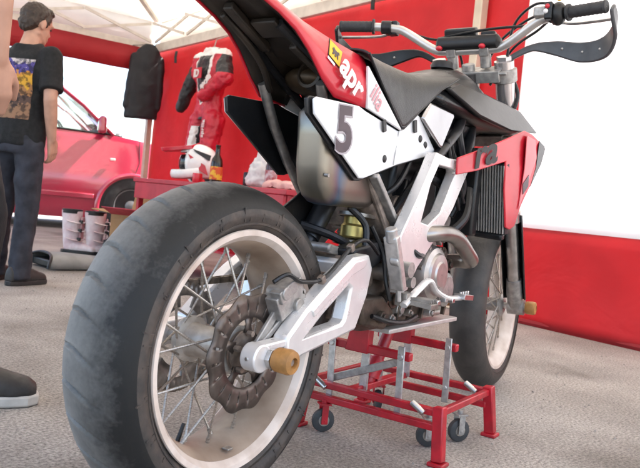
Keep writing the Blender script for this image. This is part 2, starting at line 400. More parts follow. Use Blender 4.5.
# white roof valance above the rail, red valance below it on the open side
def valance(fn, L, z0, z1, mt, name, scal=0):
    vs = []; fs = []; N = int(L*14)
    for i in range(N+1):
        a = L*i/N; wv = .008*math.sin(a*9)+.006*math.sin(a*23)
        zb = z0+scal*abs(math.sin(a*PI/.62))
        vs += [fn(a, wv, zb), fn(a, wv*.4, z1)]
    for i in range(N): fs.append((2*i, 2*i+2, 2*i+3, 2*i+1))
    m = MB(); m.add(vs, fs); return m.build(name, mt, tent, 60, solid=.002)
valance(lambda a, w_, z: W(-.05+w_, a, z), 5, EAVE+.03, E0+.01, canvas_roof, 'roof_valance')
valance(lambda a, w_, z: W(a, -.05+w_, z), 10, EAVE+.03, E0+.01, canvas_roof, 'roof_valance')
valance(lambda a, w_, z: W(.04+w_, a+.06, z), 4.9, EAVE-.30, EAVE-.02, canvas_r, 'valance')

# ================================================================== MOTORCYCLE
bike = thing('motorcycle', 'red and white supermoto race motorcycle number 5 raised on a red paddock stand', 'motorcycle', (0.75, 0, 0))
RA = Vector((0, 0, .312)); FA = Vector((1.495, 0, .300))
# steering: everything on the fork is turned a few degrees to the left
A0 = Vector((1.585, 0, 0)); AX = Vector((-math.tan(R(25)), 0, 1)).normalized()
STEER = Matrix.Translation(A0) @ Matrix.Rotation(.108, 4, AX) @ Matrix.Translation(-A0)
I4 = Matrix.Identity(4)

def make_tyre(c, Ro, half, bead, groove, seed):
    m = MB(); N = 960 if groove else 360; prof = []
    for k in range(41):
        ph = R(-92+184*k/40); prof.append((Ro-.056*(Ro/.312)*(1-math.cos(ph)), half*math.sin(ph)))
    K = len(prof); ng = 32 if groove else 0
    full = [(bead, -half*.80), (bead+.012, -half*.93), (bead+.024, -half*.99)]+prof+[(bead+.024, half*.99), (bead+.012, half*.93), (bead, half*.80)]
    # keep radii monotone at the shoulder
    vs = []; fs = []; P = len(full)
    for i, (r, y) in enumerate(full):
        for k in range(N):
            a = 2*PI*k/N; rr_ = r
            if groove and 3 <= i < P-3:
                t = (y/half)     # -1..1, +1 = left
                if groove == 1:
                    if -.50 < t < .86:
                        # curved rain grooves cut in the left half of the tread
                        aa = a+.075*math.sin((t+.25)*2.0)
                        g_ = (aa*ng/(2*PI)) % 1.0
                        dx = min(g_, 1-g_)*(2*PI/ng)*Ro
                        fade = min(1, (t+.50)/.70, (.86-t)/.12)
                        w_ = .0042
                        if dx < w_: rr_ -= .0068*fade*(1-(dx/w_)**2)
                        elif dx < .012: rr_ += .0010*fade*(1-(dx-w_)/.0078)
            vs.append(Vector((rr_*math.cos(a), y, rr_*math.sin(a)))+c)
    for i in range(P-1):
        for k in range(N):
            k2 = (k+1) % N; fs.append((i*N+k, i*N+k2, (i+1)*N+k2, (i+1)*N+k))
    m.add(vs, fs)
    def fmat(f):
        i = f[0]//N
        if i < 6 or i >= P-7: return 1
        if groove and full[i][0]-math.hypot(vs[f[0]].x-c.x, vs[f[0]].z-c.z) > .0015: return 0
        return 0
    m.mi = [fmat(f) for f in m.f]
    # moulded ribs and raised blocks on the wall
    m.cm = 1; rb = bead+.020
    for sgn in (-1, 1):
        for k in range(46 if groove else 0):
            a = 2*PI*k/46+.06*math.sin(k*3.7); L = .006+.006*((k*7) % 4)
            er = Vector((math.cos(a), 0, math.sin(a))); et = Vector((-math.sin(a), 0, math.cos(a)))
            p0 = c+er*(rb-.002)+Vector((0, sgn*(half*.972), 0)); p1 = c+er*(rb+L)+Vector((0, sgn*(half*.99), 0))
            m.beam(p0, p1, .0028, .0032, up=(0, 1, 0))
        m.lathe([(bead+.010, sgn*half*.90), (bead+.011, sgn*half*.955), (bead+.014, sgn*half*.96), (bead+.016, sgn*half*.93)], c, n=96)
    return m
def make_rim(c, Rl, half):
    h = half; f = .078/h
    pr = [(Rl, -h-.003), (Rl+.0015, -h), (Rl, -h+.006), (Rl-.012, -h+.008), (Rl-.016, -h+.02), (Rl-.030, -h*.45), (Rl-.030, h*.45), (Rl-.016, h-.02), (Rl-.012, h-.008), (Rl, h-.006), (Rl+.0015, h), (Rl, h+.003),
          (Rl-.010, h+.002), (Rl-.020, h-.010), (Rl-.029, h*.60), (Rl-.036, h*.38), (Rl-.038, 0), (Rl-.036, -h*.38), (Rl-.029, -h*.60), (Rl-.020, -h+.010), (Rl-.010, -h-.002)]
    m = MB(); m.lathe(pr, c, n=120, loop=True); m.mi = [1 if 13 <= f[0]//120 <= 18 else 0 for f in m.f]; return m
spoke_me = MB().tube([(0, 0, 0), (0, 0, .93)], .0025, 8).tube([(0, 0, .92), (0, 0, 1.0)], .0042, 8).mesh('spoke', spokem)
def spokes(c, wheel, hubL, hubR, rimr, M, n=32):
    for k in range(n):
        side = 1 if k % 2 else -1
        hw, hr = hubL if side > 0 else hubR
        a = 2*PI*k/n; lead = (1 if (k//2) % 2 else -1)*R(50)
        a0 = a+lead
        p0 = c+Vector((hr*math.cos(a0), hw*side*(.97 if lead > 0 else 1.03), hr*math.sin(a0)))
        p1 = c+Vector((rimr*math.cos(a), .012*side, rimr*math.sin(a)))
        inst('spoke', spoke_me, wheel, M @ place_on(p0, p1))
def wave_disc(c, y, Ro, Ri, th, waves, arms, hubr):
    m = MB(); N = 240; bands = [Ri, Ri+.4*(Ro-Ri)-.002, Ri+.62*(Ro-Ri), None]
    vs = []
    for b, rb in enumerate(bands):
        for k in range(N):
            a = 2*PI*k/N; wv = math.cos(waves*a)
            r = Ro*(1+.034*wv) if rb is None else rb
            vs.append(c+Vector((r*math.cos(a), y, r*math.sin(a))))
    fs = []
    for b in range(3):
        for k in range(N):
            if b == 1 and (k % 12) in (4, 5): continue
            k2 = (k+1) % N; fs.append((b*N+k, b*N+k2, (b+1)*N+k2, (b+1)*N+k))
    m.add(vs, fs)
    # carrier: inner ring and arms
    for i in range(arms):
        a = 2*PI*i/arms+.3; vs = []
        for (r, da) in ((hubr*.9, .30), (Ri*.8, .13), (Ri*1.06, .17)):
            yy = y+.004; vs += [c+Vector((r*math.cos(a-da), yy, r*math.sin(a-da))), c+Vector((r*math.cos(a+da), yy, r*math.sin(a+da)))]
        m.add(vs, [(0, 1, 3, 2), (2, 3, 5, 4)])
    vs = []
    for r in (hubr*.55, hubr):
        for k in range(48): a = 2*PI*k/48; vs.append(c+Vector((r*math.cos(a), y+.0075, r*math.sin(a))))
    m.add(vs, [(k, (k+1) % 48, 48+(k+1) % 48, 48+k) for k in range(48)])
    return m

# ---- rear wheel
rw = make_rim(RA, .2275, .075).build('rear_wheel', [rimw, rimd], bike, 40)
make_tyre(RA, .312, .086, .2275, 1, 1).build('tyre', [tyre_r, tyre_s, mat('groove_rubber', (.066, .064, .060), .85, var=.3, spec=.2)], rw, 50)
h = MB(); h.lathe([(.012, -.075), (.028, -.075), (.032, -.068), (.046, -.066), (.047, -.060), (.036, -.055), (.0325, -.045), (.032, .040), (.035, .046), (.046, .050), (.047, .056), (.044, .064), (.030, .070), (.012, .075)], RA, n=48)
h.build('hub', mat('dusty_hub', (.66, .63, .59), .42, metal=.35, col2=(.44, .40, .35), scale=30, bump=.15), rw)
spokes(RA, rw, (.053, .043), (.063, .042), .1915, I4)
wave_disc(RA, -.088, .110, .066, .005, 10, 5, .043).build('brake_disc', discm, rw, 30, solid=.0032)
m = MB(); m.cyl(RA+Vector((0, -.083, 0)), RA+Vector((0, -.072, 0)), .040, n=40)
for k in range(5):
    a = 2*PI*k/5+.3; m.cyl(RA+Vector((.036*math.cos(a), -.097, .036*math.sin(a))), RA+Vector((.036*math.cos(a), -.085, .036*math.sin(a))), .006, n=6)
m.build('disc_carrier', dirty, rw)
# sprocket
m = MB(); N = 42*4; vs = []
for b, r0 in enumerate((.060, .082, .105)):
    for k in range(N):
        a = 2*PI*k/N; r = r0 if b < 2 else r0+(.004 if k % 4 in (0, 1) else -.002)
        vs.append(RA+Vector((r*math.cos(a), .083, r*math.sin(a))))
fs = []
for b in range(2):
    for k in range(N):
        if b == 0 and (k % 28) in range(4, 18): continue
        fs.append((b*N+k, b*N+(k+1) % N, (b+1)*N+(k+1) % N, (b+1)*N+k))
m.add(vs, fs); m.build('sprocket', dull, rw, 30, solid=.006)
# valve
m = MB(); a = R(-112); er = Vector((math.cos(a), 0, math.sin(a))); m.cyl(RA+er*.189, RA+er*.155, .0045, .0035, 10); m.build('valve_stem', blk, rw)
# balance weights stuck in the rim
m = MB()
for k in range(1):
    a = R(-86); er = Vector((math.cos(a), 0, math.sin(a))); et = Vector((-er.z, 0, er.x))
    m.box(RA+er*.1945+Vector((0, -.052, 0)), (.004, .016, .016), rot=Matrix((er, Vector((0, 1, 0)), et)).transposed())
m.build('balance_weight', dull, rw, bevel=.001)

# ---- chain (one loop of links)
FS = Vector((.45, .088, .40)); RS = RA+Vector((0, .088, 0)); path = []
ang = math.atan2(FS.z-RS.z, FS.x-RS.x)
r1, r2 = .105, .034; L = (FS-RS).length; be = math.asin((r1-r2)/L)
for k in range(31): a = ang+PI/2-be+(PI+2*be)*k/30; path.append(RS+Vector((math.cos(a), 0, math.sin(a)))*r1)
for k in range(13): a = ang-PI/2+be+(PI-2*be)*k/12; path.append(FS+Vector((math.cos(a), 0, math.sin(a)))*r2)
dense = []
for i in range(len(path)):
    p, q = path[i], path[(i+1) % len(path)]; nseg = max(1, int((q-p).length/.004))
    dense += [p+(q-p)*k/nseg for k in range(nseg)]
acc = 0; last = dense[0]; pins = [dense[0]]
for p in dense:
    if (p-pins[-1]).length >= .0155: pins.append(p)
m = MB()
for i in range(len(pins)):
    p, q = pins[i], pins[(i+1) % len(pins)]; tdir = (q-p).normalized(); up = Vector((0, 1, 0)).cross(tdir)
    off = .0065 if i % 2 else .0045
    for s_ in (-1, 1):
        y = Vector((0, s_*off, 0)); m.beam(p-tdir*.004+y, q+tdir*.004+y, .0018, .013, up=up)
    m.cyl(p-Vector((0, .006, 0)), p+Vector((0, .006, 0)), .0045, n=8)
m.build('chain', mat('oily_chain', (.30, .25, .20), .4, metal=.85, var=.5, scale=60), bike, 30)

# ---- swingarm
def sw_arm(side):
    """open triangulated alloy arm (right: side=-1)"""
    y = side*.125; th = .034; m = MB()
    def bar(p, q, w0, w1):
        # tapered box bar in the XZ plane
        p = Vector(p); q = Vector(q); t = (q-p).normalized(); nrm = Vector((-t.z, 0, t.x)); vs = []
        for c_, w_ in ((p, w0), (q, w1)):
            for a, b in ((-1, -1), (1, -1), (1, 1), (-1, 1)): vs.append(c_+nrm*a*w_/2+Vector((0, b*th/2, 0)))
        m.add(vs, [(3, 2, 1, 0), (4, 5, 6, 7), (0, 1, 5, 4), (1, 2, 6, 5), (2, 3, 7, 6), (3, 0, 4, 7)])
    # outer outline with triangular window
    outer = [(.045, .345), (.10, .392), (.180, .446), (.263, .494), (.325, .501), (.346, .470), (.333, .410), (.296, .338), (.10, .304), (.045, .288)]
    inner = [(.110, .342), (.160, .380), (.250, .436), (.262, .430), (.246, .364), (.236, .356)]
    return outer, inner, y, th
def plate_hole(outer, inner, y0, y1, thick_taper=None):
    """flat plate in XZ with a window, using a bridged ring of quads"""
    import bmesh
    bm = bmesh.new()
    def loop(pts, y): return [bm.verts.new((p[0], y, p[1])) for p in pts]
    fr = []
    for y in (y0, y1):
        o_ = loop(outer, y); i_ = loop(inner, y) if inner else []
        es = [bm.edges.new((o_[k], o_[(k+1) % len(o_)])) for k in range(len(o_))]
        if inner: es += [bm.edges.new((i_[k], i_[(k+1) % len(i_)])) for k in range(len(i_))]
        bmesh.ops.triangle_fill(bm, use_beauty=True, edges=es); fr.append((o_, i_))
    for a, b in zip(fr[0], fr[1]):
        for k in range(len(a)): k2 = (k+1) % len(a); bm.faces.new((a[k], a[k2], b[k2], b[k]))
    bm.verts.index_update()
    m = MB(); m.add([v.co.copy() for v in bm.verts], [tuple(v.index for v in f.verts) for f in bm.faces]); bm.free(); return m
outer, inner, y, th = sw_arm(-1)
sw = plate_hole(outer, inner, -.145, -.108)
swing = sw.build('swingarm', alu, bike, 30, bevel=.006)
plate_hole(outer, inner, .108, .145).build('swingarm_side', alu, swing, 30, bevel=.006)
m = MB(); m.box((.345, 0, .44), (.07, .216, .085)); m.build('swingarm_bridge', alu, swing, bevel=.012)
m = MB(); m.box((.385, 0, .452), (.13, .19, .075)); m.box((.315, 0, .40), (.06, .18, .10)); m.build('swingarm_yoke', dirty, swing, bevel=.012)
# raised flange along the top beam
for s_ in (-1, 1): MB().prism([(.115, s_*.149, .392), (.262, s_*.149, .486), (.318, s_*.149, .493), (.300, s_*.149, .472), (.255, s_*.149, .458), (.125, s_*.149, .379)], (0, -s_*.006, 0)).build('swingarm_flange', alu, swing, bevel=.002)
# axle clamp: forked alloy end with adjuster
for s_ in (-1, 1):
    m = MB()
    m.beam((.09, s_*.1265, .337), (-.02, s_*.124, .330), .030, .014); m.beam((.09, s_*.1265, .303), (-.02, s_*.124, .296), .030, .014)
    m.cyl((-.022, s_*.108, .313), (-.022, s_*.142, .313), .026, n=28)
    m.build('axle_clamp', alu, swing, bevel=.003)
m = MB(); m.cyl((0, -.150, .312), (0, .150, .312), .0125, n=20)
for s_ in (-1, 1):
    m.cyl((0, s_*.142, .312), (0, s_*.152, .312), .020, n=6); m.cyl((-.05, s_*.125, .313), (.02, s_*.125, .313), .004, n=8)
m.build('rear_axle', steel, bike, bevel=.001)
for s_ in (-1, 1):
    m = MB(); m.lathe([(.002, 0), (.020, 0), (.0225, .004), (.0235, .030), (.021, .037), (.010, .040), (.0095, .032), (.0001, .032)], (.004, s_*.153, .312), axis=(0, s_, 0), n=32)
    sld = m.build('axle_slider', puckm, bike, 30)
    m = MB(); m.cyl((.004, s_*.183, .312), (.004, s_*.188, .312), .0065, n=6); m.build('bolt', dull, sld)
# rear caliper and its stay
cal = MB(); cal.box((.085, -.098, .412), (.085, .040, .050), rot=Matrix.Rotation(R(-30), 3, 'Y')); cal.box((.065, -.112, .428), (.055, .026, .026), rot=Matrix.Rotation(R(-30), 3, 'Y'))
cal.cyl((.055, -.128, .425), (.055, -.085, .425), .013, n=16); cal.cyl((.105, -.126, .400), (.105, -.09, .400), .014, n=16)
cal.cyl((.085, -.10, .44), (.085, -.10, .452), .005, n=8); cal.cyl((.125, -.118, .425), (.125, -.095, .425), .007, n=8)
co = cal.build('rear_caliper', zinc, bike, bevel=.004)
m = MB(); m.beam((.0, -.101, .318), (.075, -.101, .402), .018, .008, up=(0, 1, 0)); m.beam((.02, -.104, .33), (.10, -.104, .39), .012, .008, up=(0, 1, 0)); m.cyl((0, -.106, .312), (0, -.097, .312), .024, n=24); m.build('caliper_stay', zinc, bike, bevel=.002)
m = MB(); m.tube(bez([(.02, -.118, .448), (.05, -.128, .462), (.10, -.128, .447), (.17, -.135, .455), (.26, -.135, .515), (.33, -.13, .53), (.40, -.125, .50)], 10), .0045, 8); m.build('brake_hose', blk, bike)
for p in ((.16, -.133, .450), (.26, -.134, .514)): MB().box(p, (.014, .014, .016), rot=Matrix.Rotation(R(-30), 3, 'Y')).build('hose_clip', dirty, bike, bevel=.002)

# ---- main frame plates
fo = [(.578, .752), (.661, .746), (.832, .754), (.838, .742), (.822, .720), (.733, .620), (.680, .576), (.531, .468), (.492, .418), (.456, .410), (.433, .474), (.429, .545), (.496, .632), (.548, .706)]
fi = [(.596, .722), (.722, .722), (.727, .714), (.640, .606), (.570, .574), (.528, .580), (.560, .672)]
def plate_curve(mb, fn):
    mb.v = [Vector((p.x, p.y+fn(p), p.z)) for p in mb.v]; return mb
fr = plate_hole(fo, fi, -.162, -.132); fr = plate_curve(fr, lambda p: .02*max(0, (p.x-.6))/.25)
frame = fr.build('frame', alu, bike, 30, bevel=.003)
fr = plate_curve(plate_hole(fo, fi, .132, .162), lambda p: -.02*max(0, (p.x-.6))/.25); fr.build('frame_side', alu, frame, 30, bevel=.003)
# trellis tubes to the steering head
m = MB()
for s_ in (-1, 1):
    m.tube([(.84, s_*.125, .745), (.98, s_*.075, .865), (1.06, s_*.035, .955)], .015, 12)
    m.tube([(.62, s_*.135, .735), (.80, s_*.11, .83), (1.05, s_*.035, .97)], .014, 12)
    m.tube([(.84, s_*.125, .735), (.80, s_*.112, .835)], .011, 10)
m.tube([(1.085, 0, 1.045), (1.165, 0, .87)], .032, 20); m.build('trellis', blkm, frame)
m = MB(); m.cyl((.455, -.168, .455), (.455, .168, .455), .020, n=24); m.cyl((.455, -.176, .455), (.455, -.166, .455), .013, n=6); m.build('pivot_bolt', dull, frame)
# subframe struts
m = MB(); m.tube([(.175, .075, .845), (.23, .078, .765), (.30, .082, .69), (.405, .09, .60), (.47, .10, .555)], .0115, 12); m.tube([(.175, -.075, .845), (.22, -.06, .79), (.25, -.05, .775)], .0115, 12)
m.build('subframe_strut', dull, bike)
m = MB(); m.beam((.365, -.112, .675), (.515, -.118, .540), .013, .024, up=(0, 1, 0)); m.cyl((.517, -.132, .538), (.517, -.105, .538), .019, n=20); m.cyl((.517, -.136, .538), (.517, -.131, .538), .010, n=6)
m.build('subframe_strut', zinc, bike, bevel=.003)
m = MB(); m.tube([(.335, -.085, .72), (.42, -.10, .61), (.455, -.11, .555)], .009, 10); m.build('subframe_strut', dirty, bike)
for s_ in (-1, 1): MB().tube([(.60, s_*.095, .765), (.40, s_*.085, .80), (.20, s_*.068, .875), (.05, s_*.05, .935)], .010, 10).build('subframe_rail', blkm, bike)
# rider peg bracket, brake master cylinder
m = MB(); m.beam((.365, -.172, .545), (.425, -.172, .425), .020, .034, up=(0, 1, 0)); m.cyl((.358, -.172, .562), (.372, -.172, .532), .014, n=16); m.cyl((.392, -.187, .492), (.392, -.165, .492), .014, n=16)
m.cyl((.375, -.187, .525), (.375, -.168, .525), .009, n=10); m.cyl((.42, -.187, .44), (.42, -.168, .44), .010, n=10); m.cyl((.425, -.172, .425), (.433, -.172, .395), .006, n=10); m.build('brake_master_cylinder', mat('clean_cast_alloy', (.62, .60, .58), .35, metal=.7, var=.3, scale=60, bump=.15), bike, bevel=.003)
m = MB(); m.cyl((.445, -.165, .470), (.445, -.190, .470), .018, n=20); m.cyl((.470, -.165, .44), (.470, -.186, .44), .013, n=16); m.build('linkage_bolt', zinc, bike)
m = MB(); m.tube(bez([(.438, -.182, .388), (.50, -.188, .425), (.545, -.19, .442), (.59, -.19, .415), (.66, -.192, .395), (.74, -.195, .392)], 8), [.010]*41, 10, ry=.007); m.build('brake_pedal', alu, bike)
m = MB()
m.beam((.47, -.165, .398), (.47, -.245, .392), .040, .012)
for k in range(5): m.box((.455+.0085*k, -.215, .403), (.003, .05, .010))
m.box((.47, -.17, .40), (.05, .03, .03)); pg = m.build('footpeg', dull, bike, bevel=.001)
m = MB(); m.beam((.72, -.20, .397), (.78, -.20, .392), .03, .014); 
for k in range(4): m.cyl((.725+.016*k, -.20, .40), (.725+.016*k, -.20, .409), .004, n=6)
m.build('pedal_tip', steel, bike, bevel=.001)
m = MB(); m.beam((.47, .165, .398), (.47, .245, .392), .040, .012); m.box((.47, .17, .40), (.05, .03, .03)); m.build('footpeg', dull, bike, bevel=.001)

# ---- engine
m = MB()
sec = []
for (x, zc, hz, hy) in ((.42, .37, .055, .085), (.47, .385, .085, .105), (.58, .40, .10, .118), (.70, .40, .105, .118), (.80, .405, .09, .105), (.86, .42, .05, .08)):
    ring = []
    for k in range(16):
        a = 2*PI*k/16; cx = abs(math.cos(a))**.6*math.copysign(1, math.cos(a)); sx = abs(math.sin(a))**.6*math.copysign(1, math.sin(a))
        ring.append(Vector((x, cx*hy, zc+sx*hz)))
    sec.append(ring)
m.loft(sec); eng = m.build('engine_block', mat('oily_engine_alloy', (.15, .115, .09), .45, metal=.6, var=.6, scale=26, bump=.35), bike, 40)
m = MB(); m.lathe([(.001, .062), (.030, .062), (.034, .058), (.050, .056), (.054, .050), (.066, .044), (.070, .032), (.072, 0)], (.640, -.118, .452), axis=(0, -1, 0), n=48)
cc = m.build('clutch_cover', mat('scuffed_cover', (.50, .46, .44), .35, metal=.75, var=.3, scale=30), bike, 25)
for k in range(7):
    a = 2*PI*k/7+.2; MB().cyl((.640+.068*math.cos(a), -.156, .452+.068*math.sin(a)), (.640+.068*math.cos(a), -.130, .452+.068*math.sin(a)), .007, n=8).build('cover_bolt', dull, cc)

m = MB(); m.lathe([(.001, .04), (.035, .04), (.045, .034), (.050, 0)], (.755, -.112, .405), axis=(0, -1, 0), n=36); m.build('side_cover', zinc, bike, 25)
m = MB(); m.lathe([(.001, .045), (.05, .045), (.062, .03), (.066, 0)], (.66, .112, .42), axis=(0, 1, 0), n=36); m.build('side_cover', zinc, bike, 25)
for (x0, z0, ang_) in ((.60, .50, 28), (.76, .49, -38)):
    t = Matrix.Rotation(R(-ang_), 3, 'Y'); m = MB()
    dirv = t @ Vector((0, 0, 1)); p = Vector((x0, 0, z0))
    for k in range(6): m.box(p+dirv*(.016*k), (.115 if k % 2 else .105, .155 if k % 2 else .14, .009), rot=t)
    m.box(p+dirv*.045, (.10, .13, .10), rot=t); m.box(p+dirv*.125, (.125, .165, .07), rot=t, taper=.85)
    for s_ in (-1, 1): m.cyl(p+dirv*.125+Vector((0, s_*.075, 0)), p+dirv*.125+Vector((0, s_*.092, 0)), .028, n=20)
    m.build('cylinder', dirty if ang_ > 0 else zinc, bike, 30, bevel=.003)
m = MB(); m.box((.60, -.02, .64), (.10, .16, .06), rot=Matrix.Rotation(.3, 3, 'Y')); m.cyl((.56, -.03, .66), (.62, -.03, .75), .038, n=20); m.build('throttle_body', blk, bike, bevel=.006)
m = MB(); m.box((.62, 0, .79), (.26, .19, .13), taper=.9); m.build('airbox', blk, bike, bevel=.02)
# hoses and wires behind the frame
hb = MB()
for pts, r0 in (([(.52, -.09, .60), (.56, -.11, .66), (.63, -.10, .70), (.74, -.11, .68)], .011), ([(.70, -.10, .80), (.80, -.115, .75), (.86, -.12, .68), (.84, -.10, .60)], .010), ([(.44, -.07, .62), (.50, -.10, .66), (.57, -.10, .74)], .007),
                ([(.78, -.12, .55), (.84, -.14, .60), (.90, -.12, .68)], .014), ([(.70, -.13, .80), (.75, -.135, .70), (.82, -.13, .62)], .0055), ([(.73, -.125, .80), (.79, -.13, .71), (.85, -.13, .64)], .005)):
    hb.tube(bez(pts, 8), r0, 10)
hb.build('hose', blk, bike)
# engine fittings on the right flank: ribs, bolts, plugs, brackets, small lines
grime = MATS['oily_engine_alloy']
for k, (x, z, r0, L_) in enumerate(((.44, .352, .016, .05), (.49, .345, .012, .045), (.545, .362, .020, .03), (.50, .39, .026, .035), (.585, .352, .010, .045), (.70, .345, .011, .05), (.73, .50, .020, .06), (.56, .52, .016, .06), (.60, .548, .012, .06), (.79, .47, .018, .05))):
    m = MB(); m.cyl((x, -.09, z), (x, -.105-L_*.6, z), r0, r0*.9, 18); m.cyl((x, -.105-L_*.6, z), (x, -.111-L_*.6, z), r0*.6, n=6); m.build('engine_boss', (grime, dull, zinc)[k % 3], eng, 30, bevel=.0015)
for k in range(6):
    x = .46+.07*k; MB().beam((x, -.118, .33), (x+.01, -.122, .40), .008, .012, up=(0, 1, 0)).build('engine_rib', grime, eng, 20, bevel=.002)
MB().prism([(.36, -.118, .40), (.44, -.13, .40), (.50, -.13, .36), (.47, -.125, .318), (.38, -.112, .335)], (0, .05, 0)).build('engine_bracket', grime, eng, 30, bevel=.006)
MB().prism([(.33, -.10, .505), (.43, -.115, .53), (.45, -.12, .49), (.40, -.112, .46), (.345, -.10, .47)], (0, .06, 0)).build('engine_bracket', blkm, eng, 30, bevel=.006)
for pts, r0, mt_ in (([(.38, -.135, .36), (.44, -.15, .345), (.52, -.15, .338), (.60, -.14, .345)], .006, blk), ([(.40, -.10, .56), (.43, -.12, .50), (.42, -.14, .44), (.43, -.15, .395)], .0055, blk), ([(.47, -.13, .56), (.50, -.15, .52), (.53, -.165, .50), (.58, -.15, .50)], .007, blkm),
                     ([(.36, -.06, .60), (.39, -.09, .56), (.38, -.10, .50)], .008, blk), ([(.30, .03, .55), (.36, -.02, .53), (.42, -.06, .50)], .010, blkm), ([(.54, -.14, .64), (.52, -.135, .58), (.50, -.14, .54)], .006, dull)):
    MB().tube(bez(pts, 8), r0, 8).build('engine_line', mt_, eng)
for k in range(5): MB().box((.50+.045*k, -.195, .388+.004*(k % 2)), (.018, .016, .012)).build('peg_link', zinc if k % 2 else steel, bike, 20, bevel=.002)
# exhaust headers
m = MB(); m.tube(bez([(.53, -.10, .535), (.60, -.158, .553), (.68, -.168, .555), (.745, -.172, .540), (.80, -.175, .508), (.87, -.160, .482), (.90, -.10, .475), (.89, 0, .46)], 8), .0205, 16); m.build('exhaust_pipe', mat('header_steel', (.36, .33, .31), .32, metal=.9, var=.35, scale=14), bike)
m = MB(); m.tube(bez([(.53, -.10, .535), (.49, -.06, .56), (.45, -.05, .60), (.40, -.045, .66)], 8), .021, 16); m.build('exhaust_pipe', dirty, bike)
# skid plate under the engine
m = MB(); m.prism([(.46, -.09, .318), (.86, -.10, .322), (.93, -.08, .372), (.93, .08, .372), (.86, .10, .322), (.46, .09, .318)], (0, 0, .012)); m.build('skid_plate', dull, bike, bevel=.004)

# ---- silencer under the seat
def rrect(cx_, cy_, hw, hh, n=28, pw=.45):
    out = []
    for k in range(n):
        a = 2*PI*k/n; c_ = math.cos(a); s_ = math.sin(a)
        out.append((cx_+hw*math.copysign(abs(c_)**pw, c_), cy_+hh*math.copysign(abs(s_)**pw, s_)))
    return out
m = MB(); rings = []
for (z, x0, x1, y0, y1) in ((.598, .26, .40, -.072, -.022), (.603, .235, .42, -.086, -.016), (.615, .215, .435, -.093, -.012), (.64, .195, .44, -.096, -.010), (.68, .185, .44, -.097, -.009), (.74, .18, .44, -.097, -.009), (.785, .175, .44, -.095, -.010), (.81, .20, .43, -.085, -.02)):
    rings.append([Vector((a, b, z)) for a, b in rrect((x0+x1)/2, (y0+y1)/2, (x1-x0)/2, (y1-y0)/2, 36, .42)])
m.loft(rings); muf = m.build('muffler', chromeg, bike, 60)
m = MB(); m.cyl((.20, -.100, .66), (.20, -.090, .66), .004, n=8); m.build('rivet', dull, muf)
# outlets under the tail
for yy in (-.018,):
    m = MB(); m.lathe([(.030, .0), (.030, .09), (.024, .092), (.022, .086), (.021, 0)], (.30, yy, .862), axis=(-.97, 0, .10), n=28); m.build('tail_pipe', under, bike)
    MB().ell((.30, .012, .868), (.09, .075, .035), 24, 14).build('tail_pipe_shroud', mat('brown_heat_shield', (.085, .055, .03), .45, metal=.4, var=.5, scale=16, bump=.15), bike, 60)
    m = MB(); m.cyl((.232, yy, .869), (.236, yy, .8685), .021, n=24); m.build('tail_pipe_core', blk, bike)

# ---- shock absorber
m = MB(); coil = []
p0 = Vector((.50, 0, .475)); p1 = Vector((.545, 0, .66)); x, y, z = frame_from(p1-p0)
for k in range(141): a = 2*PI*k/20; coil.append(p0+(p1-p0)*(k/140)+(x*math.cos(a)+y*math.sin(a))*.037)
m.tube(coil, .0065, 8); sh = MB()
sh.cyl(p0-(p1-p0)*.25, p1+(p1-p0)*.35, .018, n=20); sh.cyl(p0-(p1-p0)*.1, p0, .044, n=28); sh.cyl(p1, p1+(p1-p0)*.12, .046, n=28)
sho = sh.build('shock_absorber', blkm, bike); m.build('spring', dull, sho)
m = MB(); m.lathe([(.001, 0), (.030, 0), (.033, .004), (.033, .028), (.028, .034), (.028, .05), (.001, .052)], (.44, -.03, .525), axis=(.1, 0, 1), n=28); m.build('spring_collar', brass, sho, 30)
m = MB(); m.lathe([(.040, 0), (.048, .002), (.048, .010), (.034, .013)], (.44, -.03, .508), axis=(.1, 0, 1), n=28); m.lathe([(.040, 0), (.046, .002), (.046, .010), (.034, .013)], (.446, -.03, .575), axis=(.1, 0, 1), n=28); m.build('preload_ring', dull, sho, 30)
m = MB(); m.cyl((.40, .02, .62), (.34, .03, .52), .026, n=20); m.cyl((.34, .03, .52), (.33, .03, .505), .02, n=16); m.build('shock_reservoir', blkm, sho)
m = MB(); m.beam((.36, .06, .50), (.50, .05, .47), .03, .03); m.beam((.38, -.05, .49), (.30, -.05, .505), .016, .02); m.cyl((.30, -.06, .505), (.30, .06, .505), .010, n=12); m.build('shock_linkage', zinc, bike, bevel=.004)
m = MB(); m.prism([(.22, .03, .575), (.36, .05, .64), (.42, .05, .58), (.40, .05, .51), (.29, .04, .505)], (0, .012, 0)); m.build('mud_flap', blk, bike, bevel=.004)

# ---- tail, seat, panels
tail_lo = [(-.26, 1.02), (-.15, .990), (-.06, .962), (.01, .943), (.06, .923), (.10, .896), (.118, .880), (.150, .850), (.195, .819), (.300, .815)]
def lerp(tab, x):
    if x <= tab[0][0]: return tab[0][1]
    for (a, b), (c_, d) in zip(tab, tab[1:]):
        if x <= c_: return b+(d-b)*(x-a)/(c_-a)
    return tab[-1][1]
tail_hi = [(-.26, 1.045), (-.15, 1.020), (-.06, .992), (.02, .970), (.10, .950), (.18, .937), (.29, .924), (.40, .918)]
tail_w = [(-.26, .040), (-.15, .060), (-.05, .074), (.05, .082), (.15, .092), (.30, .108)]
xs = [-.26, -.20, -.15, -.10, -.06, -.02, .01, .035, .06, .08, .10, .118, .135, .15, .17, .195, .22, .25, .28, .305]
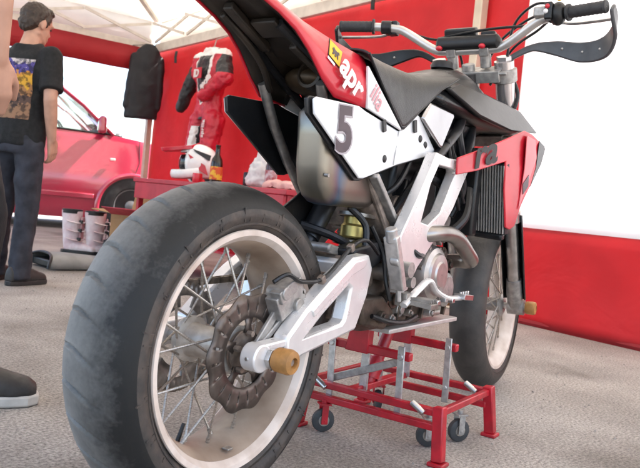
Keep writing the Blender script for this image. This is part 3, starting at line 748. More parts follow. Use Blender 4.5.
# side panels (red), one each side: outer skin curving in at the top edge
for s_ in (-1, 1):
    m = MB(); vs = []; fs = []; nk = 6
    for x in xs:
        lo = lerp(tail_lo, x); hi = lerp(tail_hi, x); w_ = lerp(tail_w, x)
        for k in range(nk+1):
            t = k/nk; y = w_*(1.0+.05*math.sin(PI*t))-.018*t*t
            vs.append((x, s_*y, lo+(hi-lo)*t))
    for i in range(len(xs)-1):
        for k in range(nk): q = i*(nk+1)+k; fs.append((q, q+nk+1, q+nk+2, q+1))
    m.add(vs, fs); tp = m.build('tail_panel', red, bike, 60, solid=.004)
    if s_ < 0:
        TP = tp
# top of the tail
m = MB(); vs = []; fs = []; nk = 8
for x in xs:
    hi = lerp(tail_hi, x); w_ = lerp(tail_w, x)-.018
    for k in range(nk+1):
        t = -1+2*k/nk; vs.append((x, w_*t, hi+.012*(1-t*t)))
for i in range(len(xs)-1):
    for k in range(nk): q = i*(nk+1)+k; fs.append((q, q+nk+1, q+nk+2, q+1))
m.add(vs, fs); m.build('tail_top', red, bike, 60, solid=.004)
# dark undertail: inverted channel between the lower edges, with moulded steps
m = MB(); vs = []; fs = []; nk = 12
for i, x in enumerate(xs):
    lo = lerp(tail_lo, x); hi = lerp(tail_hi, x); w_ = lerp(tail_w, x)-.004
    for k in range(nk+1):
        t = -1+2*k/nk; rise = (hi-lo)*.72*(1-abs(t)**3)
        if abs(t) < .4: rise -= .010
        vs.append((x, w_*t, lo+.004+rise))
for i in range(len(xs)-1):
    for k in range(nk): q = i*(nk+1)+k; fs.append((q, q+1, q+nk+2, q+nk+1))
m.add(vs, fs); m.build('undertail', under, bike, 50, solid=.004)
m = MB(); m.prism([(.36, -.10, .80), (.36, .10, .80), (.34, .095, .905), (.34, -.095, .905)], (.01, 0, 0)); m.build('undertail_wall', under, bike, bevel=.004)
m = MB(); m.beam((-.02, .02, .955), (.12, .03, .905), .022, .016); m.beam((.10, -.05, .905), (.20, -.06, .868), .018, .014); m.box((.06, -.02, .93), (.05, .06, .012), rot=Matrix.Rotation(R(22), 3, 'Y'))
m.tube(bez([(.0, .05, .945), (.08, .045, .905), (.14, .05, .87), (.19, .066, .83)], 8), .007, 10); m.build('undertail_bracket', under, bike, bevel=.003)
# seat: loft along x
m = MB(); rings = []
seat = [(.10, .950, .062, .010), (.18, .942, .074, .018), (.26, .938, .082, .028), (.34, .938, .090, .040), (.42, .936, .098, .060), (.47, .935, .104, .090), (.53, .935, .105, .085), (.60, .942, .100, .060), (.67, .955, .092, .045), (.74, .968, .084, .036), (.80, .979, .076, .028)]
for (x, zt, w_, dep) in seat:
    ring = []
    prof = [(-1.0, -1), (-1.03, -.55), (-.98, -.18), (-.80, -.02), (-.4, .06), (0, .08), (.4, .06), (.80, -.02), (.98, -.18), (1.03, -.55), (1.0, -1), (0, -1)]
    for (py, pz) in prof: ring.append(Vector((x, py*w_, zt-.006+(pz*dep if pz < 0 else pz*.12))))
    rings.append(ring)
m.loft(rings); so_ = m.build('seat', seatm, bike, 50)
ss = so_.modifiers.new('sub', 'SUBSURF'); ss.levels = 1; ss.render_levels = 1
# seat flanks: the dark vinyl rolls over the edge and dips to a point between the white panels
fl_lo = [(.285, .926), (.36, .868), (.466, .791), (.476, .792), (.55, .843), (.66, .915), (.76, .962)]
seat_top = [(x, z) for x, z, a, b in seat]; seat_w = [(x, a) for x, z, a, b in seat]
for s_ in (-1, 1):
    m = MB(); vs = []; fs = []; NX, NT = 40, 10
    for i in range(NX+1):
        x = .285+(.76-.285)*i/NX; lo = lerp(fl_lo, x); zt = lerp(seat_top, x)+.001; w_ = lerp(seat_w, x); drop = max(.004, zt-lo)
        for k in range(NT+1):
            t = k/NT; a = t*PI/2
            y = (w_*.62)+(.1155-w_*.62)*math.cos(a)**.75+.004*math.sin(PI*t)*min(1, drop/.08)
            z = lo+drop*math.sin(a)**1.25
            vs.append((x, s_*y, z))
    for i in range(NX):
        for k in range(NT): q = i*(NT+1)+k; fs.append((q, q+NT+1, q+NT+2, q+1))
    m.add(vs, fs); m.build('seat_flank', seatm, so_, 75, solid=.005)
    MB().tube([(x, s_*.1165, lerp(fl_lo, x)+.003) for x in [.285+.475*k/24 for k in range(25)]], .0028, 8).build('seat_piping', blk, so_, 60)
# white strip beside the seat
for s_ in (-1, 1):
    m = MB(); m.prism([(.290, s_*.116, .903), (.302, s_*.117, .814), (.462, s_*.121, .788)], (0, -s_*.008, 0)); ws = m.build('seat_side_panel', white, bike, 30, bevel=.002)
    if s_ < 0: WS = ws
# number panels
for s_ in (-1, 1):
    pts = [(.098, .800), (.108, .806), (.270, .814), (.300, .808), (.462, .786), (.480, .792), (.548, .838), (.560, .834), (.652, .764), (.648, .752), (.470, .708), (.320, .664), (.300, .663), (.105, .772)]
    m = MB(); m.prism([(x, s_*(.112+.03*max(0, x-.35)+.004*math.sin(x*9)), z) for x, z in pts], (0, -s_*.006, 0))
    pn = m.build('side_panel', white, bike, 30, bevel=.0025)
    # black edge liner behind the panel
    m = MB(); cx_, cz_ = .36, .75
    m.prism([(cx_+(x-cx_)*1.022-.004, s_*(.105+.03*max(0, x-.35)), cz_+(z-cz_)*1.05-.002) for x, z in pts], (0, -s_*.008, 0)); m.build('panel_liner', blk, bike, 30, bevel=.002)
    if s_ < 0: PN = pn
    for (bx, bz) in ((.405, .716), (.570, .782), (.598, .770)):
        b_ = MB(); b_.lathe([(.0001, .004), (.006, .004), (.009, .002), (.0095, 0)], (bx, s_*(.112+.03*max(0, bx-.35)+.004*math.sin(bx*9)), bz), axis=(0, s_, 0), n=16); b_.build('panel_bolt', blk, pn)
    for (bx, bz, L_) in ((.375, .800, .026), (.527, .822, .03)):
        b_ = MB(); b_.beam((bx, s_*.1185, bz), (bx+.008, s_*.1185, bz-L_), .016, .004, up=(0, 1, 0)); b_.build('panel_tab', blk, pn, bevel=.002)
    # panel seam
    b_ = MB(); b_.beam((.455, s_*.1155, .785), (.445, s_*.1155, .706), .0012, .0024, up=(0, 1, 0)); b_.build('panel_seam', mat('seam_grey', (.45, .45, .46), .5, var=.1), pn)
# the number
text('number', '5', .128, txtd, PN, xz_face(.186, -.1170, .712, R(4)), bold=.004, xs=1.05)
text('number_rim', '5', .128, mat('grey_print', (.40, .36, .38), .4, var=.05), PN, xz_face(.188, -.1165, .7115, R(4)), bold=.0075, xs=1.05)
text('lettering', 'apr', .070, txtw, TP, xz_face(.186, -.1085, .876, R(-36), tilt=-.09), bold=.0022, xs=.95)
text('lettering', 'ilia', .060, txtr, WS, xz_face(.300, -.1195, .842, R(-36), tilt=-.03), bold=.0005, xs=.8)
# yellow square sticker with a small black beast
def on_tail(x, z, off=.0035):
    lo = lerp(tail_lo, x); hi = lerp(tail_hi, x); w_ = lerp(tail_w, x); t = (z-lo)/(hi-lo)
    return Vector((x, -(w_*(1.0+.05*math.sin(PI*t))-.018*t*t)-off, z))
def flat(poly, off, mt, name, parent):
    m = MB(); m.add([on_tail(x, z, off) for x, z in poly], [tuple(range(len(poly)))]); return m.build(name, mt, parent, 0, solid=.0006)
def rot2(pts, c, a): return [(c[0]+x*math.cos(a)-z*math.sin(a), c[1]+x*math.sin(a)+z*math.cos(a)) for x, z in pts]
sc = (.190, .908); aa = R(-28); q = .0215
flat(rot2([(-q, -q), (q, -q), (q, q), (-q, q)], sc, aa), .0032, blk, 'sticker', TP)
q = .0195; flat(rot2([(-q, -q), (q, -q), (q, q), (-q, q)], sc, aa), .0042, yel, 'sticker_field', TP)
beast = [(-.012, -.010), (-.009, -.002), (-.012, .004), (-.008, .010), (-.003, .006), (.004, .006), (.009, .009), (.012, .004), (.008, .001), (.010, -.010), (.006, -.010), (.004, -.002), (.001, -.010), (-.003, -.010), (-.003, -.003), (-.008, -.010)]
flat(rot2(beast, sc, aa), .0052, txtd, 'sticker_emblem', TP)
flat(rot2([(-.022, -.030), (.004, -.030), (.004, -.0245), (-.022, -.0245)], sc, aa), .0045, txtw, 'sticker_band', TP)

# chromed side cover beside the tank
for s_ in (-1, 1):
    m = MB(); m.prism([(.555, s_*.126, .832), (.605, s_*.118, .878), (.740, s_*.122, .872), (.745, s_*.125, .860), (.652, s_*.140, .768), (.640, s_*.140, .772)], (0, -s_*.012, 0))
    m.build('tank_side', mat('silvered_plastic', (.46, .46, .48), .14, metal=.95, var=.3, scale=6), bike, 30, bevel=.006)
# tank cover
rings = []
for (x, zt, w_, zb, wb) in ((.66, .962, .078, .885, .108), (.72, .974, .088, .878, .120), (.80, .998, .092, .868, .132), (.88, 1.022, .090, .860, .142), (.96, 1.032, .088, .858, .150), (1.03, 1.012, .088, .862, .158), (1.08, .975, .092, .862, .162), (1.15, .945, .105, .866, .172), (1.22, .918, .120, .872, .180)):
    ring = []
    for (py, tz) in ((-1, 0), (-.98, .25), (-.86, .6), (-.62, .9), (-.3, 1), (.3, 1), (.62, .9), (.86, .6), (.98, .25), (1, 0)):
        wv = wb+(w_-wb)*max(0, tz); ring.append(Vector((x, py*(wb if tz == 0 else (wb*(1-tz)+w_*tz*1.15)), zb+(zt-zb)*tz)))
    rings.append(ring)
m = MB(); m.loft(rings); tk = m.build('tank_cover', greyp, bike, 45)
ss = tk.modifiers.new('sub', 'SUBSURF'); ss.levels = 1; ss.render_levels = 1
for s_ in (-1, 1):
    m = MB(); m.prism([(.70, s_*.120, .930), (.85, s_*.150, .880), (1.02, s_*.185, .862), (1.20, s_*.205, .880), (1.17, s_*.150, .945), (.95, s_*.115, .962), (.80, s_*.100, .962)], (0, -s_*.02, 0)); m.build('tank_wing', greyp, bike, 40, bevel=.006)
m = MB(); m.lathe([(.001, .02), (.028, .02), (.032, .014), (.033, 0)], (.90, 0, 1.022), axis=(0, 0, 1), n=32); m.build('tank_cap', blkm, bike, 30)
m = MB(); m.box((.86, 0, .80), (.30, .17, .15)); m.box((.66, 0, .65), (.26, .15, .19)); m.build('dark_filler', blk, bike, bevel=.015)  # added dark filler boxes, blocking bright background seen through frame and trellis
# radiators
for s_ in (-1, 1):
    rad = thing_rad = None
    m = MB(); c0 = Vector((.99, s_*.150, .665)); t = Matrix.Rotation(R(-14), 3, 'Y') @ Matrix.Rotation(R(s_*8), 3, 'Z')
    m.box(c0, (.022, .112, .205), rot=t); ro = m.build('radiator', blkm, bike, bevel=.002)
    f_ = MB()
    for k in range(13): f_.box(c0+t @ Vector((-.012, -.052+.104*k/12, 0)), (.008, .0024, .198), rot=t)
    f_.build('radiator_fins', mat('fin_alloy', (.74, .72, .69), .35, metal=.6, var=.2, scale=40), ro)
    for zz in (.112, -.112): MB().box(c0+t @ Vector((0, 0, zz)), (.024, .092, .020), rot=t).build('radiator_tank', blkm, ro, bevel=.006)
    MB().box((.925, s_*.075, .675), (.04, .13, .25)).build('radiator_filler', blk, bike, bevel=.008)  # added black filler between frame and radiator, covers the bright gaps
# red shrouds with dark lettering
for s_ in (-1, 1):
    def sy(x): return s_*(.165+.055*min(1, max(0, (x-.70)/.35)))
    out = [(.700, .752), (.813, .788), (.95, .836), (1.037, .868), (1.10, .866), (1.225, .846), (1.238, .838), (1.212, .789), (1.067, .651), (1.036, .590), (1.010, .578), (.985, .584), (.955, .690), (.945, .768), (.80, .728), (.702, .708)]
    m = MB(); m.prism([(x, sy(x), z) for x, z in out], (0, -s_*.006, 0)); sr = m.build('radiator_shroud', red, bike, 30, bevel=.0025)
    if s_ < 0: SR = sr
    m = MB(); m.prism([(x, sy(x)+s_*.0012, z) for x, z in [(1.17, .8545), (1.224, .845), (1.235, .837), (1.212, .790), (1.13, .712), (1.165, .775)]], (0, -s_*.002, 0)); m.build('shroud_tip', greyp, sr, 30)
    m = MB(); m.prism([(x, sy(x)+s_*.0014, z) for x, z in [(1.05, .856), (1.13, .852), (1.16, .80), (1.08, .69), (1.045, .64), (1.06, .76)]], (0, -s_*.002, 0)); m.build('shroud_stripe', mat('pale_red_plastic', (.72, .10, .12), .35, var=.2, scale=9, coat=.2), sr, 30)
    m = MB(); m.prism([(x, sy(x)+s_*.003, z) for x, z in [(1.055, .715), (1.10, .745), (1.105, .712), (1.065, .685)]], (0, -s_*.002, 0)); m.build('shroud_mark', txtd, sr, 30)
text('lettering', 'ra', .105, blk, SR, xz_face(.775, -.1795, .732, R(16), tilt=-.17), bold=.003, xs=1.35, shear=.2)

# ---- front end (turned with the steering)
fw = make_rim(FA, .2275, .050).xf(STEER).build('front_wheel', [rimw, rimw], bike, 40)
make_tyre(FA, .300, .061, .2275, 0, 2).xf(STEER).build('tyre', [mat('warm_rubber', (.032, .029, .027), .55, col2=(.060, .053, .047), scale=18, bump=.3), tyre_s], fw, 50)
m = MB(); m.lathe([(.012, -.06), (.026, -.06), (.040, -.052), (.040, -.044), (.024, -.036), (.022, .036), (.040, .044), (.040, .052), (.026, .06), (.012, .06)], FA, n=40); m.xf(STEER).build('hub', zinc, fw)
spokes(FA, fw, (.046, .036), (.046, .036), .1915, STEER)
wave_disc(FA, .066, .155, .118, .005, 12, 6, .045).xf(STEER).build('brake_disc', discm, fw, 30, solid=.005)
FX = Vector((.033, 0, 0))
def ax(z, off=.033): return A0+AX*(z/AX.z)+Vector((off, 0, 0))
fk = []
for s_ in (-1, 1):
    Y = Vector((0, s_*.103, 0)); m = MB()
    m.cyl(ax(.62)+Y, ax(1.085)+Y, .030, n=28); m.cyl(ax(.60)+Y, ax(.63)+Y, .033, n=28); m.cyl(ax(1.085)+Y, ax(1.098)+Y, .023, n=6)
    leg = m.xf(STEER).build('fork_leg', mat('polished_fork', (.62, .58, .57), .22, metal=.8, var=.2, scale=12), bike, 30)
    m = MB(); m.cyl(ax(.34)+Y, ax(.62)+Y, .022, n=24); m.xf(STEER).build('fork_slider', steel, leg)
    m = MB(); b0 = ax(.36)+Y; b1 = FA+Y; m.tube([ax(.40)+Y, ax(.35)+Y, b1], [.026, .028, .027], 16); m.cyl(b1-Vector((0, .028, 0)), b1+Vector((0, .028, 0)), .028, n=24); m.xf(STEER).build('axle_lug', zinc, leg)
    # plastic guard wrapping the slider
    m = MB(); vs = []; fs = []; x, y, z = frame_from(AX, Vector((0, 1, 0)))
    for i in range(9):
        zz = .33+.29*i/8; c_ = ax(zz, .03)+Y
        for k in range(13):
            a = R(-105+210*k/12); dv = Vector((math.cos(a), 0, 0))+Vector((0, math.sin(a)*1.0, 0)); vs.append(c_+Vector((dv.x*.037, dv.y*.037, 0)))
    for i in range(8):
        for k in range(12): q = i*13+k; fs.append((q, q+1, q+14, q+13))
    m.add(vs, fs); m.xf(STEER).build('fork_guard', blk, leg, 50, solid=.003)
    m = MB(); m.lathe([(.002, 0), (.020, 0), (.0225, .004), (.0235, .026), (.021, .034), (.010, .037), (.0095, .030), (.0001, .030)], FA+Vector((0, s_*.136, 0)), axis=(0, s_, 0), n=28); m.xf(STEER).build('axle_slider', puckm, bike, 30)
m = MB(); m.cyl(FA-Vector((0, .138, 0)), FA+Vector((0, .138, 0)), .011, n=18); m.xf(STEER).build('front_axle', steel, bike)
m = MB(); m.box(ax(.40, -.02)+Vector((0, .075, 0)), (.05, .035, .13), rot=Matrix.Rotation(R(-25), 3, 'Y')); m.xf(STEER).build('front_caliper', zinc, bike, bevel=.005)
# triple clamps
for zc, th_ in ((1.045, .036), (.86, .034)):
    m = MB(); t = Matrix.Rotation(R(-25), 3, 'Y'); c_ = ax(zc, .015); m.box(c_, (.075, .20, th_), rot=t)
    for s_ in (-1, 1):
        p = ax(zc)+Vector((0, s_*.103, 0)); m.cyl(p-AX*th_*.55, p+AX*th_*.55, .038, n=28); m.cyl(p+Vector((-.05, -s_*.02, -.005)), p+Vector((-.05, s_*.018, -.005)), .006, n=8)
    m.cyl(ax(zc, 0)+AX*.01, ax(zc, 0)+AX*(th_*.5+.014), .020, n=24)
    m.xf(STEER).build('triple_clamp', zinc, bike, 30, bevel=.003)
for s_ in (-1, 1):
    m = MB(); p = ax(1.065, .012)+Vector((0, s_*.052, 0)); m.cyl(p, p+AX*.055, .017, n=20); m.box(p+AX*.055, (.040, .030, .034), rot=Matrix.Rotation(R(-25), 3, 'Y'))
    m.xf(STEER).build('bar_clamp', zinc, bike, 30, bevel=.003)
bc = ax(1.065, .012)+AX*.055      # centre of the handlebar
bx, bz = bc.x, bc.z
half = [(0, 0, 0), (0, .07, 0), (-.005, .115, .010), (-.022, .20, .062), (-.030, .235, .074), (-.048, .30, .080), (-.082, .405, .080)]
barp = [Vector((bx+a, -b, bz+c)) for a, b, c in reversed(half)]+[Vector((bx+a, b, bz+c)) for a, b, c in half[1:]]
m = MB(); m.tube(bez(barp, 8), .0135, 16); hbar = m.xf(STEER).build('handlebar', mat('titanium_bar', (.62, .60, .58), .3, metal=.7, var=.15, scale=20), bike)
m = MB(); rings = []
for i, yv in enumerate((-.10, -.092, -.05, 0, .05, .092, .10)):
    s2 = .55 if i in (0, 6) else 1.0
    rings.append([Vector((bx-.004+a*s2, yv, bz+.020+b*s2)) for a, b in rrect(0, 0, .030, .022, 16, .6)])
m.loft(rings); m.xf(STEER).build('bar_pad', blk, hbar, 50)
for s_ in (-1, 1):
    e0 = Vector((bx-.082, s_*.405, bz+.080)); e1 = Vector((bx-.050, s_*.295, bz+.0800)); dv = (e1-e0)
    m = MB(); pr = [(.0165, 0), (.0185, .003), (.0185, .008), (.0155, .010)]
    L = dv.length; prof = [(.001, -.002), (.017, -.002), (.0185, .004)]+[(.0165+(.0012 if k % 2 else 0), .008+k*(L-.02)/16) for k in range(17)]+[(.024, L-.010), (.024, L-.004), (.001, L-.003)]
    m.lathe(prof, e0, axis=dv, n=24); m.xf(STEER).build('grip', mat('grip_rubber', (.035, .035, .038), .6, var=.3, scale=50, bump=.3), hbar, 40)
    # lever perch and lever
    q0 = Vector((bx-.040, s_*.262, bz+.078)); m = MB(); m.cyl(q0-dv.normalized()*.016, q0+dv.normalized()*.016, .021, n=20); m.box(q0+Vector((.03, 0, -.004)), (.045, .03, .022)); m.xf(STEER).build('lever_perch', blkm, hbar, bevel=.003)
    m = MB(); m.tube(bez([q0+Vector((.040, 0, -.008)), q0+Vector((.050, s_*.04, -.014)), q0+Vector((.022, s_*.10, -.020)), q0+Vector((.000, s_*.155, -.022))], 8), .0065, 10, ry=.0045); m.xf(STEER).build('lever', steel, hbar)
    # hand guard
    gp = bez([(bx+.045, s_*.115, bz-.022), (bx+.062, s_*.18, bz+.012), (bx+.066, s_*.25, bz+.008), (bx+.05, s_*.33, bz-.012), (bx+.015, s_*.395, bz-.008), (bx-.03, s_*.425, bz+.030), (bx-.078, s_*.421, bz+.080)], 8)
    hts = [.008, .011, .022, .030, .032, .026, .015]
    n_ = len(gp); vs = []; fs = []
    m = MB(); rad_ = [hts[min(6, int(i/8))]*(1-(i % 8)/8)+hts[min(6, int(i/8)+1)]*((i % 8)/8) for i in range(n_)]
    for i, p in enumerate(gp):
        t_ = (gp[min(i+1, n_-1)]-gp[max(i-1, 0)]).normalized(); up = Vector((0, 0, 1)); up = (up-t_*up.dot(t_)).normalized(); ot = t_.cross(up)
        for (a, b) in ((-1, -1), (-1, 1), (1, 1), (1, -1)): vs.append(p+up*a*rad_[i]+ot*(b*.0055+.008*(1-abs(a)*2*.5)))
    for i in range(n_-1):
        for k in range(4): k2 = (k+1) % 4; fs.append((i*4+k, i*4+k2, i*4+4+k2, i*4+4+k))
    fs += [(3, 2, 1, 0), tuple((n_-1)*4+k for k in range(4))]
    m.add(vs, fs); hg = m.xf(STEER).build('handguard', mat('grey_guard_plastic', (.085, .085, .09), .35, var=.3, scale=20) if s_ < 0 else blk, bike, 40, bevel=.004)
    for k in (18, 24, 30): MB().ell(gp[k]+Vector((-.006, 0, 0)), (.004, .004, .004), 8, 6).xf(STEER).build('guard_bolt', steel, hg)
# right switch block and throttle housing with coloured buttons
q0 = Vector((bx-.046, -.272, bz+.080)); m = MB(); m.ell(q0, (.028, .024, .034), 16, 10); m.box(q0+Vector((-.012, .024, .005)), (.034, .022, .05)); sb = m.xf(STEER).build('throttle_housing', blk, hbar, bevel=.004)
for mt, dz, dy, nm in ((red, .016, .026, 'button'), (yel, .034, -.006, 'button'), (txtw, .002, .03, 'button')):
    m = MB(); m.ell(q0+Vector((-.030, dy, dz)), (.006, .007, .007), 10, 8); m.xf(STEER).build(nm, mt, sb)
m = MB(); m.box((bx-.036, -.225, bz+.088), (.045, .045, .03)); m.xf(STEER).build('brake_reservoir', zinc, hbar, bevel=.005)
m = MB(); m.box((bx-.02, .245, bz+.078), (.03, .03, .045)); m.xf(STEER).build('clutch_perch', blkm, hbar, bevel=.004)
m = MB(); m.box((bx+.01, .03, bz+.055), (.035, .10, .035), rot=Matrix.Rotation(R(-20), 3, 'Y')); m.box((bx+.02, -.055, bz+.045), (.03, .045, .03)); m.xf(STEER).build('dashboard', blk, bike, bevel=.006)
cab = MB()
for pts in ([(bx-.03, -.23, bz+.09), (bx+.03, -.16, bz+.085), (bx+.05, -.08, bz+.03), (bx+.06, -.02, bz-.08)], [(bx-.05, -.262, bz+.075), (bx+.04, -.20, bz+.06), (bx+.06, -.12, bz+.01), (bx+.05, -.06, bz-.10)],
            [(bx-.02, .24, bz+.08), (bx+.05, .16, bz+.06), (bx+.06, .06, bz+.03), (bx+.06, .02, bz-.10)], [(bx-.01, -.20, bz+.06), (bx-.03, -.10, bz+.055), (bx-.02, 0, bz+.05), (bx-.01, .09, bz+.04)], [(bx-.06, -.27, bz+.10), (bx-.02, -.20, bz+.12), (bx+.03, -.13, bz+.08), (bx+.04, -.11, bz-.02)]):
    cab.tube(bez(pts, 10), .0042, 8)
cab.xf(STEER).build('cable', blk, bike)
m = MB(); m.tube(bez([(bx+.03, -.105, bz-.03), (bx+.09, -.138, bz-.12), (bx+.06, -.128, bz-.20)], 8), .006, 8); m.xf(STEER).build('brake_line', blk, bike)
for yv in (.085, -.05): MB().ell((bx-.03, yv, bz+.004), (.010, .011, .008), 12, 8).xf(STEER).build('clamp_cap', red, bike)
m = MB(); m.box((1.06, .0, .93), (.07, .10, .10)); m.build('wiring_box', blk, bike, bevel=.01)

# ================================================================== PADDOCK STAND
st = thing('paddock_stand', 'red lift stand on castors with silver links under the motorcycle engine', 'stand', (.75, -.05, 0))
SX0, SX1, SY0, SY1 = .585, .915, -.235, .150
for sx in (SX0, SX1):
    for k, zz in enumerate((.124, .088)):
        m = MB(); m.beam((sx, SY0, zz), (sx, SY1, zz), .022, .018); m.build('cross_rail', redp, st, 20, bevel=.003)
for yv in (SY0, SY1):
    m = MB(); m.beam((SX0+.013, yv, .124), (SX1-.013, yv, .124), .017, .017); m.build('side_rail', redp, st, 20, bevel=.003)
for sx in (SX0, SX1):
    for yv in (SY0, SY1):
        fx = -.010 if sx == SX0 else .012; fy = -.014 if yv == SY0 else .014
        m = MB(); m.beam((sx, yv, .140), (sx+fx, yv+fy, .010), .028, .028, up=(1, 0, 0)); m.box((sx+fx, yv+fy, .005), (.042, .042, .010)); m.build('leg', redp, st, 20, bevel=.003)
# castors
cw = MB().lathe([(.008, -.012), (.030, -.012), (.038, -.009), (.040, 0), (.038, .009), (.030, .012), (.008, .012)], (0, 0, 0), n=32).mesh('castor_wheel', mat('grey_rubber', (.045, .047, .05), .55, var=.3, scale=40))
ch = MB().lathe([(.001, -.014), (.018, -.014), (.020, -.011), (.020, .011), (.018, .014), (.001, .014)], (0, 0, 0), n=24).mesh('castor_hub', dull)
for (cx_, cy_, ang_) in ((.575, .085, -40), (.69, -.165, -52), (.80, -.205, -35), (.885, .09, 40)):
    M_ = Matrix.Translation((cx_, cy_, .0315)) @ Matrix.Rotation(R(ang_), 4, 'Z') @ Matrix.Scale(.78, 4)
    m = MB()
    for s_ in (-1, 1): m.box((0, s_*.019, .022), (.022, .003, .065))
    m.box((0, 0, .056), (.04, .044, .006)); m.cyl((0, 0, .056), (0, 0, .070), .010, n=16); m.cyl((0, -.022, 0), (0, .022, 0), .004, n=10)
    cfk = m.build('castor', redp if cy_ > 0 else zinc, st, 30, bevel=.001, world=M_)
    inst('castor_wheel', cw, cfk, M_); inst('castor_hub', ch, cfk, M_)
# upper frame and platform
for sx, ya, yb in ((.62, -.130, .115), (.87, -.150, .10)):
    m = MB(); m.beam((sx, ya, .235), (sx, yb, .235), .022, .021); m.build('upper_rail', redp, st, 20, bevel=.003)
    for yv in (ya+.02, yb-.02):
        m = MB(); m.beam((sx-.019, yv, .262), (sx-.019, yv-.006, .082), .019, .006, up=(1, 0, 0)); m.cyl((sx-.026, yv, .235), (sx-.012, yv, .235), .008, n=8); m.cyl((sx-.026, yv-.004, .124), (sx-.012, yv-.004, .124), .006, n=8)
        m.build('lift_link', MATS['clean_cast_alloy'], st, 20, bevel=.0015)
    m = MB(); m.beam((sx+.02, .012, .262), (sx+.02, .01, .12), .024, .008, up=(1, 0, 0)); m.build('lift_link', MATS['clean_cast_alloy'], st, 20, bevel=.0015)
    m = MB(); m.prism([(sx-.014, -.01, .222), (sx-.014, -.01, .300), (sx-.014, .045, .300), (sx-.014, .06, .222)], (.028, 0, 0)); m.build('gusset', redp, st, 20, bevel=.003)
m = MB(); m.box((.745, -.005, .304), (.42, .20, .012)); m.build('platform', mat('scratched_plate', (.70, .66, .63), .4, metal=.5, var=.25, scale=20), st, 20, bevel=.003)
m = MB(); m.beam((.615, .10, .135), (.66, -.09, .215), .012, .020); m.build('brace', zinc, st, 20, bevel=.002)
m = MB(); m.cyl((.70, .03, .12), (.76, .01, .27), .016, n=18); m.cyl((.71, .03, .14), (.73, .022, .19), .024, n=18); m.build('lift_strut', redp, st)
m = MB(); m.beam((.60, .02, .122), (.90, .02, .122), .026, .018); m.build('centre_rail', redp, st, 20, bevel=.003)
for (p0, p1) in (((.573, -.20, .118), (.573, -.165, .138)), ((.573, .085, .118), (.573, .12, .138)), ((.903, -.205, .118), (.903, -.17, .138))):
    m = MB(); m.cyl(p0, p1, .008, n=14); m.build('lock_pin', steel, st, 30, bevel=.0015)

# ================================================================== PEOPLE
skin = mat('skin', (.55, .30, .21), .5, var=.18, scale=18, bump=.08)
hairm = mat('dark_brown_hair', (.045, .026, .016), .5, var=.5, scale=60, bump=.6, bscale=120)
shirtm = mat('black_cotton', (.007, .007, .008), .85, var=.3, scale=50, bump=.2)
denim = mat('dark_denim', (.030, .032, .045), .8, col2=(.016, .017, .024), scale=14, bump=.25, bscale=300)
denim2 = mat('black_trousers', (.014, .014, .017), .8, var=.4, scale=14, bump=.25, bscale=300)
shoem = mat('dark_shoe', (.03, .027, .026), .5, var=.4, scale=30, bump=.2)
solem = mat('pale_sole', (.55, .53, .50), .6, var=.2, scale=30)
def oval(c, a, b, n=20, tilt=0.0):
    return [Vector((c[0]+b*math.cos(2*PI*k/n)+0, c[1]+a*math.sin(2*PI*k/n), c[2]+tilt*b*math.cos(2*PI*k/n))) for k in range(n)]
def hand(mb, wrist, dirv, palm_n, side, curl=.5, sc=1.0):
    """palm and five fingers; dirv: wrist->knuckles, palm_n: out of the palm, side: thumb direction"""
    d = Vector(dirv).normalized(); n_ = Vector(palm_n); n_ = (n_-d*n_.dot(d)).normalized(); t = Vector(side); t = (t-d*t.dot(d)-n_*t.dot(n_)).normalized(); w0 = Vector(wrist)
    for k in range(4):
        off = (.030-.020*k)*sc
        mb.cap(w0+d*.01*sc+t*off*.55, w0+d*.085*sc+t*off, .017*sc, .0125*sc)
        L = (.040, .045, .042, .033)[k]*sc; p = w0+d*.088*sc+t*off; a = curl*.6
        for j, (f, r0) in enumerate(((1, .0095), (.68, .0085), (.52, .0075))):
            dr = d*math.cos(a)+n_*math.sin(a); q = p+dr*L*f; mb.cap(p, q, r0*sc, (r0-.0008)*sc, 10); p = q; a += curl*.9
    p = w0+d*.025*sc+t*.032*sc; dr = (d*.7+t*.6+n_*.35).normalized(); q = p+dr*.045*sc; mb.cap(p, q, .014*sc, .011*sc); dr2 = (d*.9+t*.15+n_*.45).normalized(); mb.cap(q, q+dr2*.035*sc, .0105*sc, .0085*sc)
def person(name, label, loc, rotz, H, J, parts):
    t = thing(name, label, 'person', loc, None, rotz); Wm = WM[t.name]; k = H/1.75
    M_ = Wm @ Matrix.Scale(k, 4)
    return t, M_
